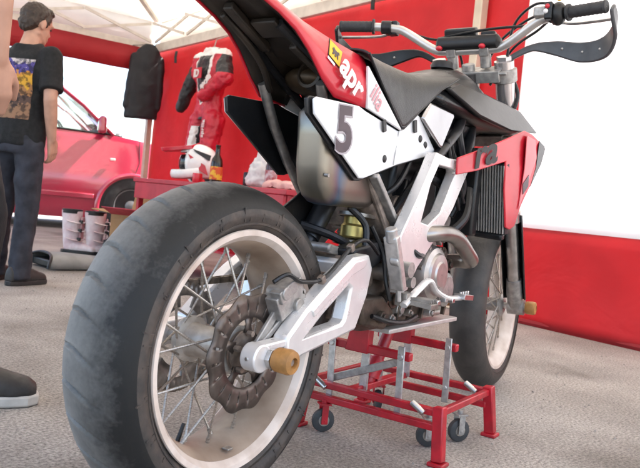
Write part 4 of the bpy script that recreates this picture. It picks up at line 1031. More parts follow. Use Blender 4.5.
def build_person(name, label, loc, rotz, H, lean, head_pitch, armR, armL, legs, trouser, shirt_mt, hair=True, sole=None, head_yaw=0):
    t, M_ = person(name, label, loc, rotz, H, None, None)
    # local frame: facing +X, left +Y; metres for a 1.75 m figure
    hipz = .92; sh = Vector((lean, 0, 1.42)); hip = Vector((0, 0, hipz))
    def sp(z): f = (z-hipz)/(1.42-hipz); return lean*max(0, f)**1.3
    body = MB()
    # trunk under the clothes
    body.loft([oval((sp(z), 0, z), a, b) for z, a, b in ((.86, .14, .095), (.95, .15, .10), (1.08, .128, .09), (1.22, .145, .10), (1.34, .16, .10), (1.42, .13, .08), (1.46, .065, .06))])
    hd = Vector((lean+.045+.5*head_pitch*.12, 0, 1.598)); nk = Vector((sp(1.44), 0, 1.44))
    body.cap(nk, hd+Vector((-.025, 0, -.06)), .062, .055)
    Rm = Matrix.Rotation(head_yaw, 3, 'Z') @ Matrix.Rotation(head_pitch, 3, 'Y')
    def hp(x, y, z): return hd+Rm @ Vector((x, y, z))
    body.ell(hp(-.012, 0, .03), (.098, .077, .095), 24, 16, Rm); body.ell(hp(.022, 0, -.035), (.068, .060, .088), 20, 14, Rm)
    body.cap(hp(.050, 0, -.085), hp(.062, 0, -.082), .032, .028)            # chin
    for s_ in (-1, 1): body.cap(hp(-.015, s_*.045, -.06), hp(.045, s_*.028, -.085), .026, .022)   # jaw
    body.cap(hp(.080, 0, .012), hp(.096, 0, -.024), .008, .0125)             # nose
    for s_ in (-1, 1):
        body.ell(hp(.075, s_*.030, .026), (.02, .024, .012), 12, 8, Rm)      # brow
        body.ell(hp(-.012, s_*.080, -.008), (.020, .010, .034), 12, 8, Rm)   # ear
    body.ell(hp(.082, 0, -.058), (.014, .026, .007), 12, 8, Rm); body.ell(hp(.080, 0, -.068), (.014, .023, .008), 12, 8, Rm)   # lips
    for s_, arm in ((-1, armR), (1, armL)):
        so2 = Vector((sp(1.40), s_*.185, 1.395)); e = Vector(arm[0]); w_ = Vector(arm[1])
        body.cap(so2, e, .050, .040); mid = e.lerp(w_, .35); body.cap(e, mid, .041, .040); body.cap(mid, w_, .040, .027)
        hand(body, w_, arm[2], arm[3], arm[4], arm[5])
    for s_, lg in ((-1, legs[0]), (1, legs[1])):
        body.cap((0, s_*.09, .88), lg[0], .080, .052); body.cap(lg[0], lg[1], .052, .038)
    bo = remesh(body, 'body', skin, t, .0065, 3, world=M_)
    # eyes
    # shirt
    m = MB()
    m.loft([oval((sp(z), 0, z), a, b, tilt=tl) for z, a, b, tl in ((.84, .185, .125, .0), (.86, .188, .128, .0), (.98, .178, .125, 0), (1.10, .165, .118, 0), (1.22, .178, .125, 0), (1.32, .19, .125, 0), (1.40, .175, .110, .1), (1.445, .115, .085, .2), (1.475, .080, .075, .2))])
    for s_, arm in ((-1, armR), (1, armL)):
        so2 = Vector((sp(1.40), s_*.180, 1.392)); e = Vector(arm[0]); q = so2.lerp(e, .80)
        m.ell(so2, (.072, .072, .066)); m.tube([so2, so2.lerp(e, .35), q], [.070, .067, .069], 20)
    sho_ = remesh(m, 'shirt', shirt_mt, t, .009, 4, .022, .10, M_)
    # trousers
    m = MB(); m.loft([oval((0, 0, z), a, b) for z, a, b in ((.80, .165, .115), (.88, .172, .122), (.94, .165, .118), (.955, .160, .114))])
    for s_, lg in ((-1, legs[0]), (1, legs[1])):
        kx = Vector(lg[0]); ax_ = Vector(lg[1]); an = ax_.lerp(kx, .02)
        m.cap((0, s_*.088, .86), kx, .094, .070, 18); m.tube([kx, kx.lerp(ax_, .5), an, ax_+Vector((0, 0, -.045))], [.070, .068, .066, .070], 18); m.ell(kx, (.071, .071, .071))
    remesh(m, 'trousers', trouser, t, .009, 4, .026, .09, M_)
    # belt
    m = MB(); m.lathe([(.16, 0), (.164, 0), (.164, .035), (.16, .035)], (0, 0, .925), axis=(0, 0, 1), n=40, loop=True); m.v = [Vector((p.x*.74, p.y*1.03, p.z)) for p in m.v]; m.build('belt', mat('brown_belt', (.16, .075, .03), .5, var=.3), t, 40, world=M_)
    # shoes
    for s_, lg in ((-1, legs[0]), (1, legs[1])):
        a_ = Vector(lg[1]); fd = Vector((math.cos(lg[2]), math.sin(lg[2]), 0)); sd_ = Vector((-fd.y, fd.x, 0)); base = Vector((a_.x, a_.y, 0)); m = MB()
        def sec(f, w_, h_, z0=.028):
            c_ = base+fd*f; return [c_+sd_*(w_*math.cos(2*PI*k/16))+Vector((0, 0, z0+h_*max(0, math.sin(2*PI*k/16))**.8)) for k in range(16)]
        m.loft([sec(-.085, .020, .05), sec(-.075, .034, .085), sec(-.03, .040, .105), sec(.03, .042, .10), (sec(.08, .046, .078)), sec(.14, .048, .055), sec(.18, .042, .042), sec(.20, .022, .025)])
        sh_ = remesh(m, 'shoe', shoem, t, .006, 3, world=M_)
        m = MB(); pts = [base+fd*f+sd_*w_ for f, w_ in ((-.09, 0), (-.08, .028), (-.03, .038), (.05, .043), (.13, .050), (.18, .044), (.207, .02), (.207, -.02), (.18, -.044), (.13, -.050), (.05, -.043), (-.03, -.038), (-.08, -.028))]
        m.prism([p+Vector((0, 0, .030)) for p in pts], (0, 0, -.029)); m.build('sole', sole or shoem, sh_, 30, bevel=.006, world=M_)
    if hair:
        m = MB(); m.ell(hp(-.022, 0, .042), (.100, .083, .094), 24, 16, Rm); m.ell(hp(-.062, 0, -.006), (.056, .072, .064), 20, 12, Rm); m.ell(hp(.040, 0, .098), (.045, .06, .030), 16, 10, Rm)
        for s_ in (-1, 1): m.cap(hp(.012, s_*.074, .03), hp(.012, s_*.073, -.005), .012, .009)
        remesh(m, 'hair', hairm, t, .006, 2, .018, .018, M_, dsmooth=1)
    for s_ in (-1, 1):
        m = MB(); m.ell(hp(.077, s_*.031, .004), (.008, .011, .005), 10, 8, Rm); m.build('eye', mat('eye_dark', (.05, .04, .035), .2, var=.1), bo, 60, world=M_)
    return t, M_, sho_, sp

# young man in the black T-shirt standing beyond the bike, back half turned to us
pt, pM, shirt_o, spf = build_person('person', 'young man in black T-shirt with picture on the back, hand at his pocket', (1.385, 2.685, 0), R(14), 1.55, .03, R(14),
    ((-.03, -.245, 1.13), (.045, -.215, .90), (.35, .1, -1), (0, 1, 0), (1, 0, 0), .55), ((.02, .25, 1.13), (.10, .23, .91), (.2, 0, -1), (0, -1, 0), (1, 0, 0), .4),
    [((.015, -.10, .49), (-.02, -.11, .085), R(-8)), ((.03, .10, .49), (.02, .12, .085), R(12))], denim, shirtm, head_yaw=R(-12))
# picture printed on the shirt back: curved patch shrink-wrapped on the cloth
pm = mat('shirt_print_ink', (.5, .2, .1), .8); n = pm.node_tree.nodes; l = pm.node_tree.links; b = n['Principled BSDF']
tc = n.new('ShaderNodeTexCoord'); sx = n.new('ShaderNodeSeparateXYZ'); l.new(tc.outputs['Object'], sx.inputs[0])
nz = n.new('ShaderNodeTexNoise'); nz.inputs['Scale'].default_value = 22; nz.inputs['Detail'].default_value = 4; l.new(tc.outputs['Object'], nz.inputs['Vector'])
ma = n.new('ShaderNodeMath'); ma.operation = 'MULTIPLY_ADD'; ma.inputs[1].default_value = .20; l.new(nz.outputs['Fac'], ma.inputs[0]); l.new(sx.outputs['Z'], ma.inputs[2])
mr = n.new('ShaderNodeMapRange'); mr.inputs['From Min'].default_value = 1.06; mr.inputs['From Max'].default_value = 1.50; l.new(ma.outputs[0], mr.inputs['Value'])
cr = n.new('ShaderNodeValToRGB'); cr.color_ramp.interpolation = 'CONSTANT'; e = cr.color_ramp.elements
e[0].position = 0; e[0].color = (.28, .06, .04, 1); e[1].position = .98; e[1].color = (.5, .5, .5, 1)
for p_, c_ in ((.06, (.30, .17, .10, 1)), (.30, (.10, .06, .05, 1)), (.42, (.40, .20, .08, 1)), (.55, (.75, .42, .04, 1)), (.66, (.62, .28, .05, 1)), (.73, (.09, .07, .32, 1)), (.86, (.62, .58, .60, 1)), (.94, (.25, .25, .28, 1))):
    x = e.new(p_); x.color = c_
l.new(mr.outputs[0], cr.inputs[0])
n2 = n.new('ShaderNodeTexNoise'); n2.inputs['Scale'].default_value = 34; n2.inputs['Detail'].default_value = 5; l.new(tc.outputs['Object'], n2.inputs['Vector'])
c2 = n.new('ShaderNodeValToRGB'); c2.color_ramp.elements[0].position = .42; c2.color_ramp.elements[1].position = .52; c2.color_ramp.elements[0].color = (.10, .09, .09, 1); c2.color_ramp.elements[1].color = (.8, .75, .7, 1); l.new(n2.outputs['Fac'], c2.inputs[0])
mx = n.new('ShaderNodeMixRGB'); mx.blend_type = 'MULTIPLY'; mx.inputs[0].default_value = .85; l.new(cr.outputs[0], mx.inputs[1]); l.new(c2.outputs[0], mx.inputs[2]); l.new(mx.outputs[0], b.inputs['Base Color'])
m = MB(); vs = []; fs = []; NX, NZ = 24, 30
for j in range(NZ+1):
    for i in range(NX+1):
        yv = -.135+.27*i/NX; z = 1.00+.36*j/NZ; vs.append((-.20+.25*yv*yv, yv, z))
for j in range(NZ):
    for i in range(NX): q = j*(NX+1)+i; fs.append((q, q+1, q+NX+2, q+NX+1))
m.add(vs, fs); pr_ = m.build('shirt_print', pm, shirt_o, 60, world=pM)
sw_ = pr_.modifiers.new('wrap', 'SHRINKWRAP'); sw_.target = shirt_o; sw_.wrap_method = 'PROJECT'; sw_.use_project_x = True; sw_.use_project_y = False; sw_.use_project_z = False; sw_.use_positive_direction = True; sw_.use_negative_direction = False; sw_.offset = .003

# person close by, mostly out of frame: bare forearm, dark trousers, dark shoe with a pale sole
build_person('person', 'person with bare forearm, black trousers and dark shoe with pale sole', (-.038, .972, 0), R(-30), 1.78, -.03, R(5),
    ((.110, -.235, 1.11), (.128, -.215, .855), (.05, .0, -1), (-.5, 1, 0), (1, .3, 0), .85), ((-.02, .25, 1.11), (.02, .25, .86), (.1, 0, -1), (0, -1, 0), (1, 0, 0), .4),
    [((.120, -.095, .49), (.090, -.10, .085), R(-4)), ((.0, .12, .49), (-.06, .14, .085), R(10))], denim2, mat('grey_cotton', (.25, .25, .27), .85, var=.2, scale=40), sole=solem)

# ================================================================== VAN
VH = R(-33)
vp = Vector((5.71, 6.71, 0)); VM = Matrix.Translation(vp) @ Matrix.Rotation(VH, 4, 'Z')     # origin: ground below the front axle centre line, +X forwards, right side at -Y... placed by its right front wheel
van = thing('van', 'red panel van parked outside the open side of the tent', 'van', vp, None, VH)
vred = mat('van_red_paint', (.46, .032, .072), .18, metal=.08, var=.08, scale=2, coat=1.0, spec=.8)
glassm = mat('van_glass', (.80, .92, .90), .03, spec=.5, trans=1.0)
HW = .95
def vsec(x, zs):     # zs: list of (half width, z)
    return [Vector((x, -w_, z)) for w_, z in zs]+[Vector((x, w_, z)) for w_, z in reversed(zs)]
m = MB(); rings = []
for (x, zb, belt, wsc) in ((.93, .45, .62, .80), (.90, .30, .80, .88), (.80, .22, .95, .95), (.55, .20, 1.05, .985), (.10, .14, 1.12, 1.0), (-.2, .14, 1.15, 1.0), (-1.0, .14, 1.16, 1.0), (-3.0, .14, 1.16, 1.0), (-3.9, .25, 1.16, .97)):
    rings.append(vsec(x, [(HW*.93*wsc, zb), (HW*.985*wsc, zb+.10*(belt-zb)), (HW*1.0*wsc, zb+.35*(belt-zb)), (HW*1.0*wsc, zb+.60*(belt-zb)), (HW*.985*wsc, zb+.64*(belt-zb)), (HW*.985*wsc, zb+.92*(belt-zb)), (HW*.95*wsc, belt)]))
m.loft(rings); vb = m.build('body', vred, van, 40, world=VM)
# wheel arches: raised lips, dark wells
for wx in (0, -3.0):
    for s_ in (-1, 1):
        m = MB(); path = [Vector((wx+.40*math.cos(R(a)), s_*(HW+.012), .30+.40*math.sin(R(a)))) for a in range(-8, 189, 7)]; m.tube(path, .022, 8, ry=.030); m.build('wheel_arch', vred, van, 50, world=VM)
        m = MB(); m.lathe([(.001, 0), (.385, 0), (.385, .012), (.001, .012)], (wx, s_*(HW-.004), .30), axis=(0, s_, 0), n=40)
        m.build('wheel_well', blk, van, 40, world=VM)
        wm_ = MB(); wm_.lathe([(.20, -.02), (.22, .035), (.30, .035), (.325, .02), (.33, -.02), (.33, -.16), (.20, -.16)], (wx, s_*(HW-.015), .33), axis=(0, s_, 0), n=48); vw = wm_.build('wheel', mat('van_tyre', (.03, .03, .03), .7, var=.3, scale=20), van, 40, world=VM)
        wm_ = MB(); wm_.lathe([(.001, .03), (.06, .03), (.09, .005), (.18, .012), (.205, .03), (.21, -.02)], (wx, s_*(HW-.013), .33), axis=(0, s_, 0), n=40); wm_.build('hub_cap', mat('van_hubcap', (.20, .20, .21), .4, metal=.6, var=.2), vw, 40, world=VM)
VC = VM @ Matrix.Translation((-.32, 0, .01))
# greenhouse: roof, pillars, glass
m = MB(); m.loft([vsec(x, [(w_, z-.06), (w_-.03, z-.01), (w_-.18, z+.03), (.2, z+.04)]) for x, z, w_ in ((-.78, 1.80, .74), (-.86, 1.85, .80), (-1.1, 1.89, .82), (-3.0, 1.90, .82), (-3.85, 1.86, .78))]); m.build('roof', vred, van, 40, world=VC)
for s_ in (-1, 1):
    m = MB(); m.tube([(.06, s_*.885, 1.15), (-.30, s_*.845, 1.46), (-.80, s_*.775, 1.80)], [.045, .042, .04], 10, ry=[.035, .03, .03]); m.build('pillar', vred, van, 40, world=VC)
    m = MB(); m.beam((-1.12, s_*.905, 1.14), (-1.12, s_*.80, 1.86), .07, .12, up=(1, 0, 0)); m.build('pillar', vred, van, 40, bevel=.01, world=VC)
    m = MB(); m.prism([(-1.18, s_*.90, 1.15), (-1.18, s_*.805, 1.84), (-3.8, s_*.79, 1.84), (-3.8, s_*.885, 1.15)], (0, -s_*.02, 0)); m.build('side_panel', vred, van, 30, world=VC)
    m = MB(); m.prism([(.10, s_*.888, 1.135), (-.32, s_*.842, 1.44), (-.80, s_*.775, 1.79), (-1.07, s_*.80, 1.82), (-1.07, s_*.90, 1.15)], (0, -s_*.006, 0)); m.build('window', glassm, van, 0, world=VC)
    # dark seal, quarter pillar
    m = MB(); m.tube([(.02, s_*.898, 1.152), (-.5, s_*.905, 1.158), (-1.07, s_*.908, 1.16)], .012, 8); m.build('window_seal', blk, van, 40, world=VC)
    m = MB(); m.tube([(-.10, s_*.895, 1.16), (-.14, s_*.868, 1.33)], .014, 8); m.build('window_seal', blk, van, 40, world=VC)
    m = MB(); m.box((-.10, s_*1.03, 1.25), (.10, .17, .20), taper=.85); mo_ = m.build('wing_mirror', vred, van, 30, bevel=.03, world=VC)
    m = MB(); m.beam((-.05, s_*.90, 1.17), (-.09, s_*.99, 1.19), .05, .05); m.build('mirror_arm', blk, mo_, 30, bevel=.01, world=VC)
    m = MB(); m.box((.06, s_*.965, .86), (.06, .012, .028)); m.build('side_lamp', mat('lamp_lens', (.85, .80, .75), .2, var=.05), van, 30, bevel=.004, world=VC)
    MB().tube([(.36, s_*.935, 1.11), (.38, s_*.945, .85), (.34, s_*.955, .72)], .005, 6).build('door_gap', blk, van, 40, world=VC); MB().tube([(-1.10, s_*.945, 1.13), (-1.10, s_*.96, .60), (-1.02, s_*.952, .26)], .005, 6).build('door_gap', blk, van, 40, world=VC)
    m = MB(); m.box((-.93, s_*.962, .97), (.16, .025, .035)); m.build('door_handle', vred, van, 30, bevel=.008, world=VC)
    m = MB(); m.box((-1.22, s_*.962, .40), (2.2, .03, .06)); m.build('rub_strip', vred, van, 30, bevel=.01, world=VC)
    m = MB(); m.box((.86, s_*.66, .78), (.12, .30, .18)); m.build('headlamp', mat('headlamp_glass', (.8, .82, .84), .08, metal=.2, var=.05), van, 30, bevel=.03, world=VC)
m = MB(); m.prism([(.13, -.86, 1.13), (.20, -.4, 1.15), (.20, .4, 1.15), (.13, .86, 1.13), (-.79, .72, 1.80), (-.74, .35, 1.83), (-.74, -.35, 1.83), (-.79, -.72, 1.80)], (-.006, 0, -.004)); m.build('windscreen', glassm, van, 0, world=VC)
m = MB(); m.box((.93, 0, .38), (.14, 1.75, .24)); m.build('bumper', mat('grey_bumper', (.06, .06, .065), .6, var=.2), van, 30, bevel=.05, world=VM)
for s_ in (-1, 1):
    m = MB(); m.box((-.95, s_*.42, 1.05), (.16, .46, .55)); m.box((-.97, s_*.42, 1.43), (.09, .26, .18)); m.build('seat', mat('van_seat', (.05, .05, .055), .85, var=.2), van, 30, bevel=.04, world=VC)
m = MB(); m.box((-.02, 0, 1.12), (.40, 1.60, .14)); m.build('dashboard', greyp, van, 30, bevel=.04, world=VC)
m = MB(); m.lathe([(.17, 0), (.185, .012), (.20, 0), (.185, -.012)], (-.40, .42, 1.17), axis=(.75, 0, .5), n=32, loop=True); m.build('steering_wheel', blk, van, 50, world=VC)

# ================================================================== THINGS BY THE WALL
tabm = mat('red_table_paint', (.46, .014, .035), .4, var=.25, scale=8)
tb = thing('table', 'low red table in front of the red canvas wall', 'table', W(4.1, 1.15, 0))
def wbox(mb, u0, u1, v0, v1, z0, z1):
    mb.add([W(u0, v0, z0), W(u1, v0, z0), W(u1, v1, z0), W(u0, v1, z0), W(u0, v0, z1), W(u1, v0, z1), W(u1, v1, z1), W(u0, v1, z1)], [(3, 2, 1, 0), (4, 5, 6, 7), (0, 1, 5, 4), (1, 2, 6, 5), (2, 3, 7, 6), (3, 0, 4, 7)]); return mb
TZ = .655
wbox(MB(), 3.05, 5.10, .85, 1.42, TZ-.03, TZ).build('table_top', tabm, tb, 20, bevel=.004)
wbox(MB(), 3.08, 5.07, 1.395, 1.415, TZ-.15, TZ-.032).build('apron', tabm, tb, 20, bevel=.002)
for uv in ((3.09, .89), (5.05, .89), (3.09, 1.37), (5.05, 1.37)):
    wbox(MB(), uv[0]-.02, uv[0]+.02, uv[1]-.02, uv[1]+.02, 0, TZ-.03).build('leg', tabm, tb, 20, bevel=.003)
wbox(MB(), 3.15, 5.0, .90, 1.35, .22, .235).build('shelf', tabm, tb, 20, bevel=.002)
# helmet: off-road shell with chin bar and peak, facing along the table to the left
hm = thing('helmet', 'white, black and red off-road helmet on the red table beside the suit', 'helmet', W(3.66, 1.20, TZ))
hw = mat('helmet_white', (.78, .77, .76), .25, var=.08, scale=12, coat=.6); hfd = (Vector((-.62, .78, 0))).normalized()   # facing direction in world
ang_h = math.atan2(hfd.y, hfd.x); HM = Matrix.Translation(W(3.66, 1.20, TZ)) @ Matrix.Rotation(ang_h, 4, 'Z') @ Matrix.Rotation(R(4), 4, 'Y')
def hshell(a0, a1, t0, t1, r, cx_=0, n1=28, n2=20):
    vs = []; fs = []
    for i in range(n1+1):
        for j in range(n2+1):
            a = R(a0+(a1-a0)*i/n1); t = R(t0+(t1-t0)*j/n2)
            vs.append((cx_+r[0]*math.cos(t)*math.cos(a), r[1]*math.cos(t)*math.sin(a), .135+r[2]*math.sin(t)))
    for i in range(n1):
        for j in range(n2): q = i*(n2+1)+j; fs.append((q, q+n2+1, q+n2+2, q+1))
    return vs, fs
m = MB(); m.add(*hshell(58, 302, -48, 89, (.150, .125, .135))); m.add(*hshell(-58, 58, 36, 89, (.150, .125, .135))); m.build('shell', hw, hm, 60, world=HM, fix=True, solid=.008)
m = MB(); path = [(-.02, -.118, .075), (.07, -.112, .062), (.145, -.065, .060), (.172, 0, .062), (.145, .065, .060), (.07, .112, .062), (-.02, .118, .075)]; m.tube(bez(path, 6), .020, 12, ry=.032); m.build('chin_bar', hw, hm, 50, world=HM)
m = MB(); m.add(*hshell(-62, 62, -30, 30, (.132, .112, .120))); m.build('visor', mat('dark_visor', (.01, .01, .012), .12, var=.1), hm, 60, world=HM, solid=.004)
m = MB(); m.prism([(.03, -.085, .235), (.14, -.100, .222), (.235, -.07, .215), (.25, 0, .218), (.235, .07, .215), (.14, .100, .222), (.03, .085, .235), (-.02, 0, .262)], (.01, 0, .024)); m.build('peak', mat('helmet_red', (.50, .01, .03), .3, var=.1, coat=.4), hm, 40, bevel=.003, world=HM)
for s_ in (-1, 1):
    m = MB(); m.prism([(-.06, s_*.128, .12), (.06, s_*.121, .20), (.02, s_*.122, .11), (-.08, s_*.128, .05)], (0, -s_*.012, 0)); m.build('flash', mat('helmet_red', (.5, .01, .03)), hm, 40, bevel=.003, world=HM)
    m = MB(); m.prism([(-.10, s_*.118, .19), (.03, s_*.112, .235), (.00, s_*.118, .205), (-.09, s_*.126, .15)], (0, -s_*.010, 0)); m.build('flash', blk, hm, 40, bevel=.003, world=HM)
# bottles and cans
def bottle(u, v, prof, mt, label, cat, band=None, cap=None, name='bottle'):
    c_ = W(u, v, TZ); t = thing(name, label, cat, c_); m = MB(); m.lathe(prof, c_, axis=(0, 0, 1), n=28, caps=True); m.build('bottle_body' if name == 'bottle' else 'body', mt, t, 40)
    if band:
        r0, z0, z1, bm_ = band; m = MB(); m.lathe([(r0, z0), (r0+.001, z0), (r0+.001, z1), (r0, z1)], c_, axis=(0, 0, 1), n=28); m.build('paper_band', bm_, t, 40)
    if cap:
        r0, z0, z1, cm_ = cap; m = MB(); m.cyl(c_+Vector((0, 0, z0)), c_+Vector((0, 0, z1)), r0, n=20); m.build('cap', cm_, t, 30)
brown = mat('brown_glass', (.018, .010, .006), .12, var=.1)
ylab = mat('yellow_paper', (.72, .42, .03), .6, col2=(.55, .08, .02), scale=30, lo=.45, hi=.52)
bottle(4.06, 1.28, [(.038, 0), (.040, .01), (.040, .135), (.034, .165), (.017, .195), (.015, .245), (.017, .25), (.017, .258)], brown, 'dark glass bottle with yellow paper band on the red table', 'bottle', (.0405, .03, .115, ylab))
bottle(4.30, 1.18, [(.027, 0), (.030, .006), (.030, .085), (.026, .095)], mat('dark_can', (.03, .02, .03), .3, metal=.5, var=.3, scale=20), 'small dark drinks can beside the brown bottle', 'can', name='can')
bottle(4.66, 1.24, [(.034, 0), (.036, .01), (.036, .13), (.030, .16), (.014, .19), (.014, .205)], mat('cola_plastic', (.06, .012, .012), .12, var=.3), 'dark red plastic bottle beside the white carrier bag', 'bottle', (.0365, .04, .11, mat('silver_paper', (.5, .42, .44), .5, col2=(.3, .05, .06), scale=40)), (.016, .205, .222, red))
bottle(3.92, 1.34, [(.030, 0), (.033, .006), (.033, .055), (.030, .062)], red, 'squat red tin between helmet and brown bottle', 'tin', name='tin')
# white carrier bag, slumped
m = MB(); c_ = W(4.50, 1.22, TZ)
m.loft([oval((c_.x, c_.y, c_.z+z), a, b) for z, a, b in ((.004, .06, .05), (.02, .085, .07), (.08, .085, .065), (.14, .065, .05), (.19, .035, .03), (.225, .012, .015))])
bgo = remesh(m, 'carrier_bag', mat('white_polythene', (.78, .77, .77), .35, var=.06, transl=.3), None, .007, 3, .04, .035); tag(bgo, 'crumpled white plastic bag standing between bottles on the table', 'bag')
# folded cloth
m = MB(); wbox(m, 4.72, 5.04, .98, 1.34, TZ+.002, TZ+.045); cl = remesh(m, 'folded_cloth', mat('pink_cloth', (.72, .42, .38), .85, var=.25, scale=12), None, .009, 5, .05, .07); tag(cl, 'crumpled pink cloth at the end of the red table', 'cloth')
# racing suit hanging on the wall
su = thing('racing_suit', 'red, white and black leather racing suit hanging on the canvas wall', 'suit', W(1.95, .25, .9))
sM = Matrix((U, V, Vector((0, 0, 1)))).transposed().to_4x4(); sM.translation = W(1.95, .26, 0)     # local x along the wall (right), y off the wall
sred = mat('suit_red_leather', (.55, .015, .04), .42, var=.25, scale=8, bump=.2, bscale=60); sblk = mat('suit_black_leather', (.018, .018, .02), .45, var=.3, scale=10, bump=.2, bscale=60); swh = mat('suit_white_leather', (.75, .72, .70), .42, var=.1, scale=10, bump=.15, bscale=60)
def ov2(x, z, a, b, n=20): return [Vector((x+a*math.cos(2*PI*k/n), b*math.sin(2*PI*k/n), z)) for k in range(n)]
m = MB(); m.loft([ov2(0, z, a, b) for z, a, b in ((1.28, .22, .10), (1.36, .20, .10), (1.50, .19, .09), (1.70, .24, .11), (1.84, .25, .11), (1.92, .16, .08), (1.97, .09, .07))])
m.cap((-.20, 0, 1.87), (-.34, .04, 1.64), .085, .075); m.cap((-.34, .04, 1.64), (-.47, .06, 1.42), .075, .055)
m.cap((.20, 0, 1.87), (.36, .05, 1.66), .085, .08); m.cap((.36, .05, 1.66), (.12, .13, 1.50), .08, .06)
m.cap((-.12, 0, 1.28), (-.16, .04, 1.02), .115, .09); m.cap((-.16, .04, 1.02), (-.15, .0, .74), .09, .07); m.cap((.12, 0, 1.28), (.15, .04, 1.02), .115, .09); m.cap((.15, .04, 1.02), (.16, .0, .74), .09, .07)
def sas(c):
    x, y, z = c
    if z > 1.885 and abs(x) < .30: return 2
    if x < -.24 and z < 1.80: return 1
    if abs(x) < .115-.0*(z) and z > 1.44 and abs(x) < (z-1.38)*.30: return 1
    if abs(x) < (z-1.36)*.36 and z > 1.42 and abs(x) < .15: return 2
    if .28 < x and z > 1.70: return 1
    if -.06 < x-(z-1.1)*.2 < .03 and z < 1.30: return 1
    if z < .98 and x < .0: return 2
    if z < .92: return 1
    if -.13 < x-(z-1.1)*.2 < -.06 and z < 1.22: return 2
    return 0
remesh(m, 'suit_shell', [sred, sblk, swh], su, .0065, 4, .035, .07, sM, assign=sas)
def wall_text(name, body, size, mt, parent, u, z, v, ang=0, bold=.001):
    ex = U*math.cos(ang)+Vector((0, 0, math.sin(ang))); nn = V.copy(); ey = nn.cross(ex)
    M_ = Matrix((ex, ey, nn)).transposed().to_4x4(); M_.translation = W(u, v, z); return text(name, body, size, mt, parent, M_, .003, bold)
m = MB(); m.add([sM @ Vector(p) for p in ((-.08, .150, 1.66), (.08, .150, 1.66), (.08, .152, 1.76), (-.08, .152, 1.76))], [(0, 1, 2, 3)]); m.build('chest_badge', sred, su, 0, solid=.006)
wall_text('lettering', 'ID', .10, swh, su, 1.89, 1.675, .418, 0, .004)
wall_text('lettering', 'aprilia', .085, swh, su, 2.10, 1.545, .44, R(28), .002)
wall_text('lettering', 'aprilia', .07, swh, su, 2.12, 1.10, .385, R(86), .001)
m = MB(); m.tube([W(1.95, .26, 1.97), W(1.95, .24, 2.06), W(1.95, .12, 2.12), W(1.95, .03, EAVE-.04)], .006, 8); m.tube([W(1.75, .26, 1.93), W(1.95, .26, 1.985), W(2.15, .26, 1.93)], .010, 8); m.build('hanger', dull, su)
# black garment hanging at the corner post
jk = thing('hanging_jacket', 'long black garment hanging from the corner post of the tent', 'jacket', W(.12, .40, 1.3))
m = MB(); c_ = W(.12, .45, 0)+Vector((.766, -.643, 0))*.27
jx = Vector((math.sin(R(50)), -math.cos(R(50)), 0)); jy = Vector((math.cos(R(50)), math.sin(R(50)), 0))
def ovj(z, a, b, dx=0, n=24): return [c_+jx*(dx+a*math.cos(2*PI*k/n))+jy*b*math.sin(2*PI*k/n)+Vector((0, 0, z)) for k in range(n)]
m.loft([ovj(1.36, .185, .06, .0), ovj(1.38, .19, .065), ovj(1.7, .185, .075, .005), ovj(2.0, .17, .08, .012), ovj(2.15, .13, .07, .03), ovj(2.22, .06, .05, .04)])
m.cap(c_+jx*.16+Vector((0, 0, 2.05)), c_+jx*.175+Vector((0, 0, 1.50)), .055, .045); m.cap(c_-jx*.12+Vector((0, 0, 2.05)), c_-jx*.17+Vector((0, 0, 1.50)), .055, .045)
remesh(m, 'jacket_cloth', mat('black_nylon', (.006, .007, .011), .6, var=.3, scale=10, bump=.1), jk, .010, 6, .035, .22)
m = MB(); m.tube([c_+jx*.04+Vector((0, 0, 2.14)), c_+jx*.04+Vector((0, 0, 2.22)), W(.05, .30, 2.20)], .006, 8); m.build('hook', dull, jk)
# strap loops on the wall canvas
for (u, z, L_) in ((.69, 2.05, .13), (4.01, 2.14, .10)):
    m = MB(); m.tube([W(u, .05, z-L_/2), W(u+.01, .062, z), W(u, .05, z+L_/2)], .016, 8, ry=.006); o = m.build('wall_strap', blk, tent, 40)
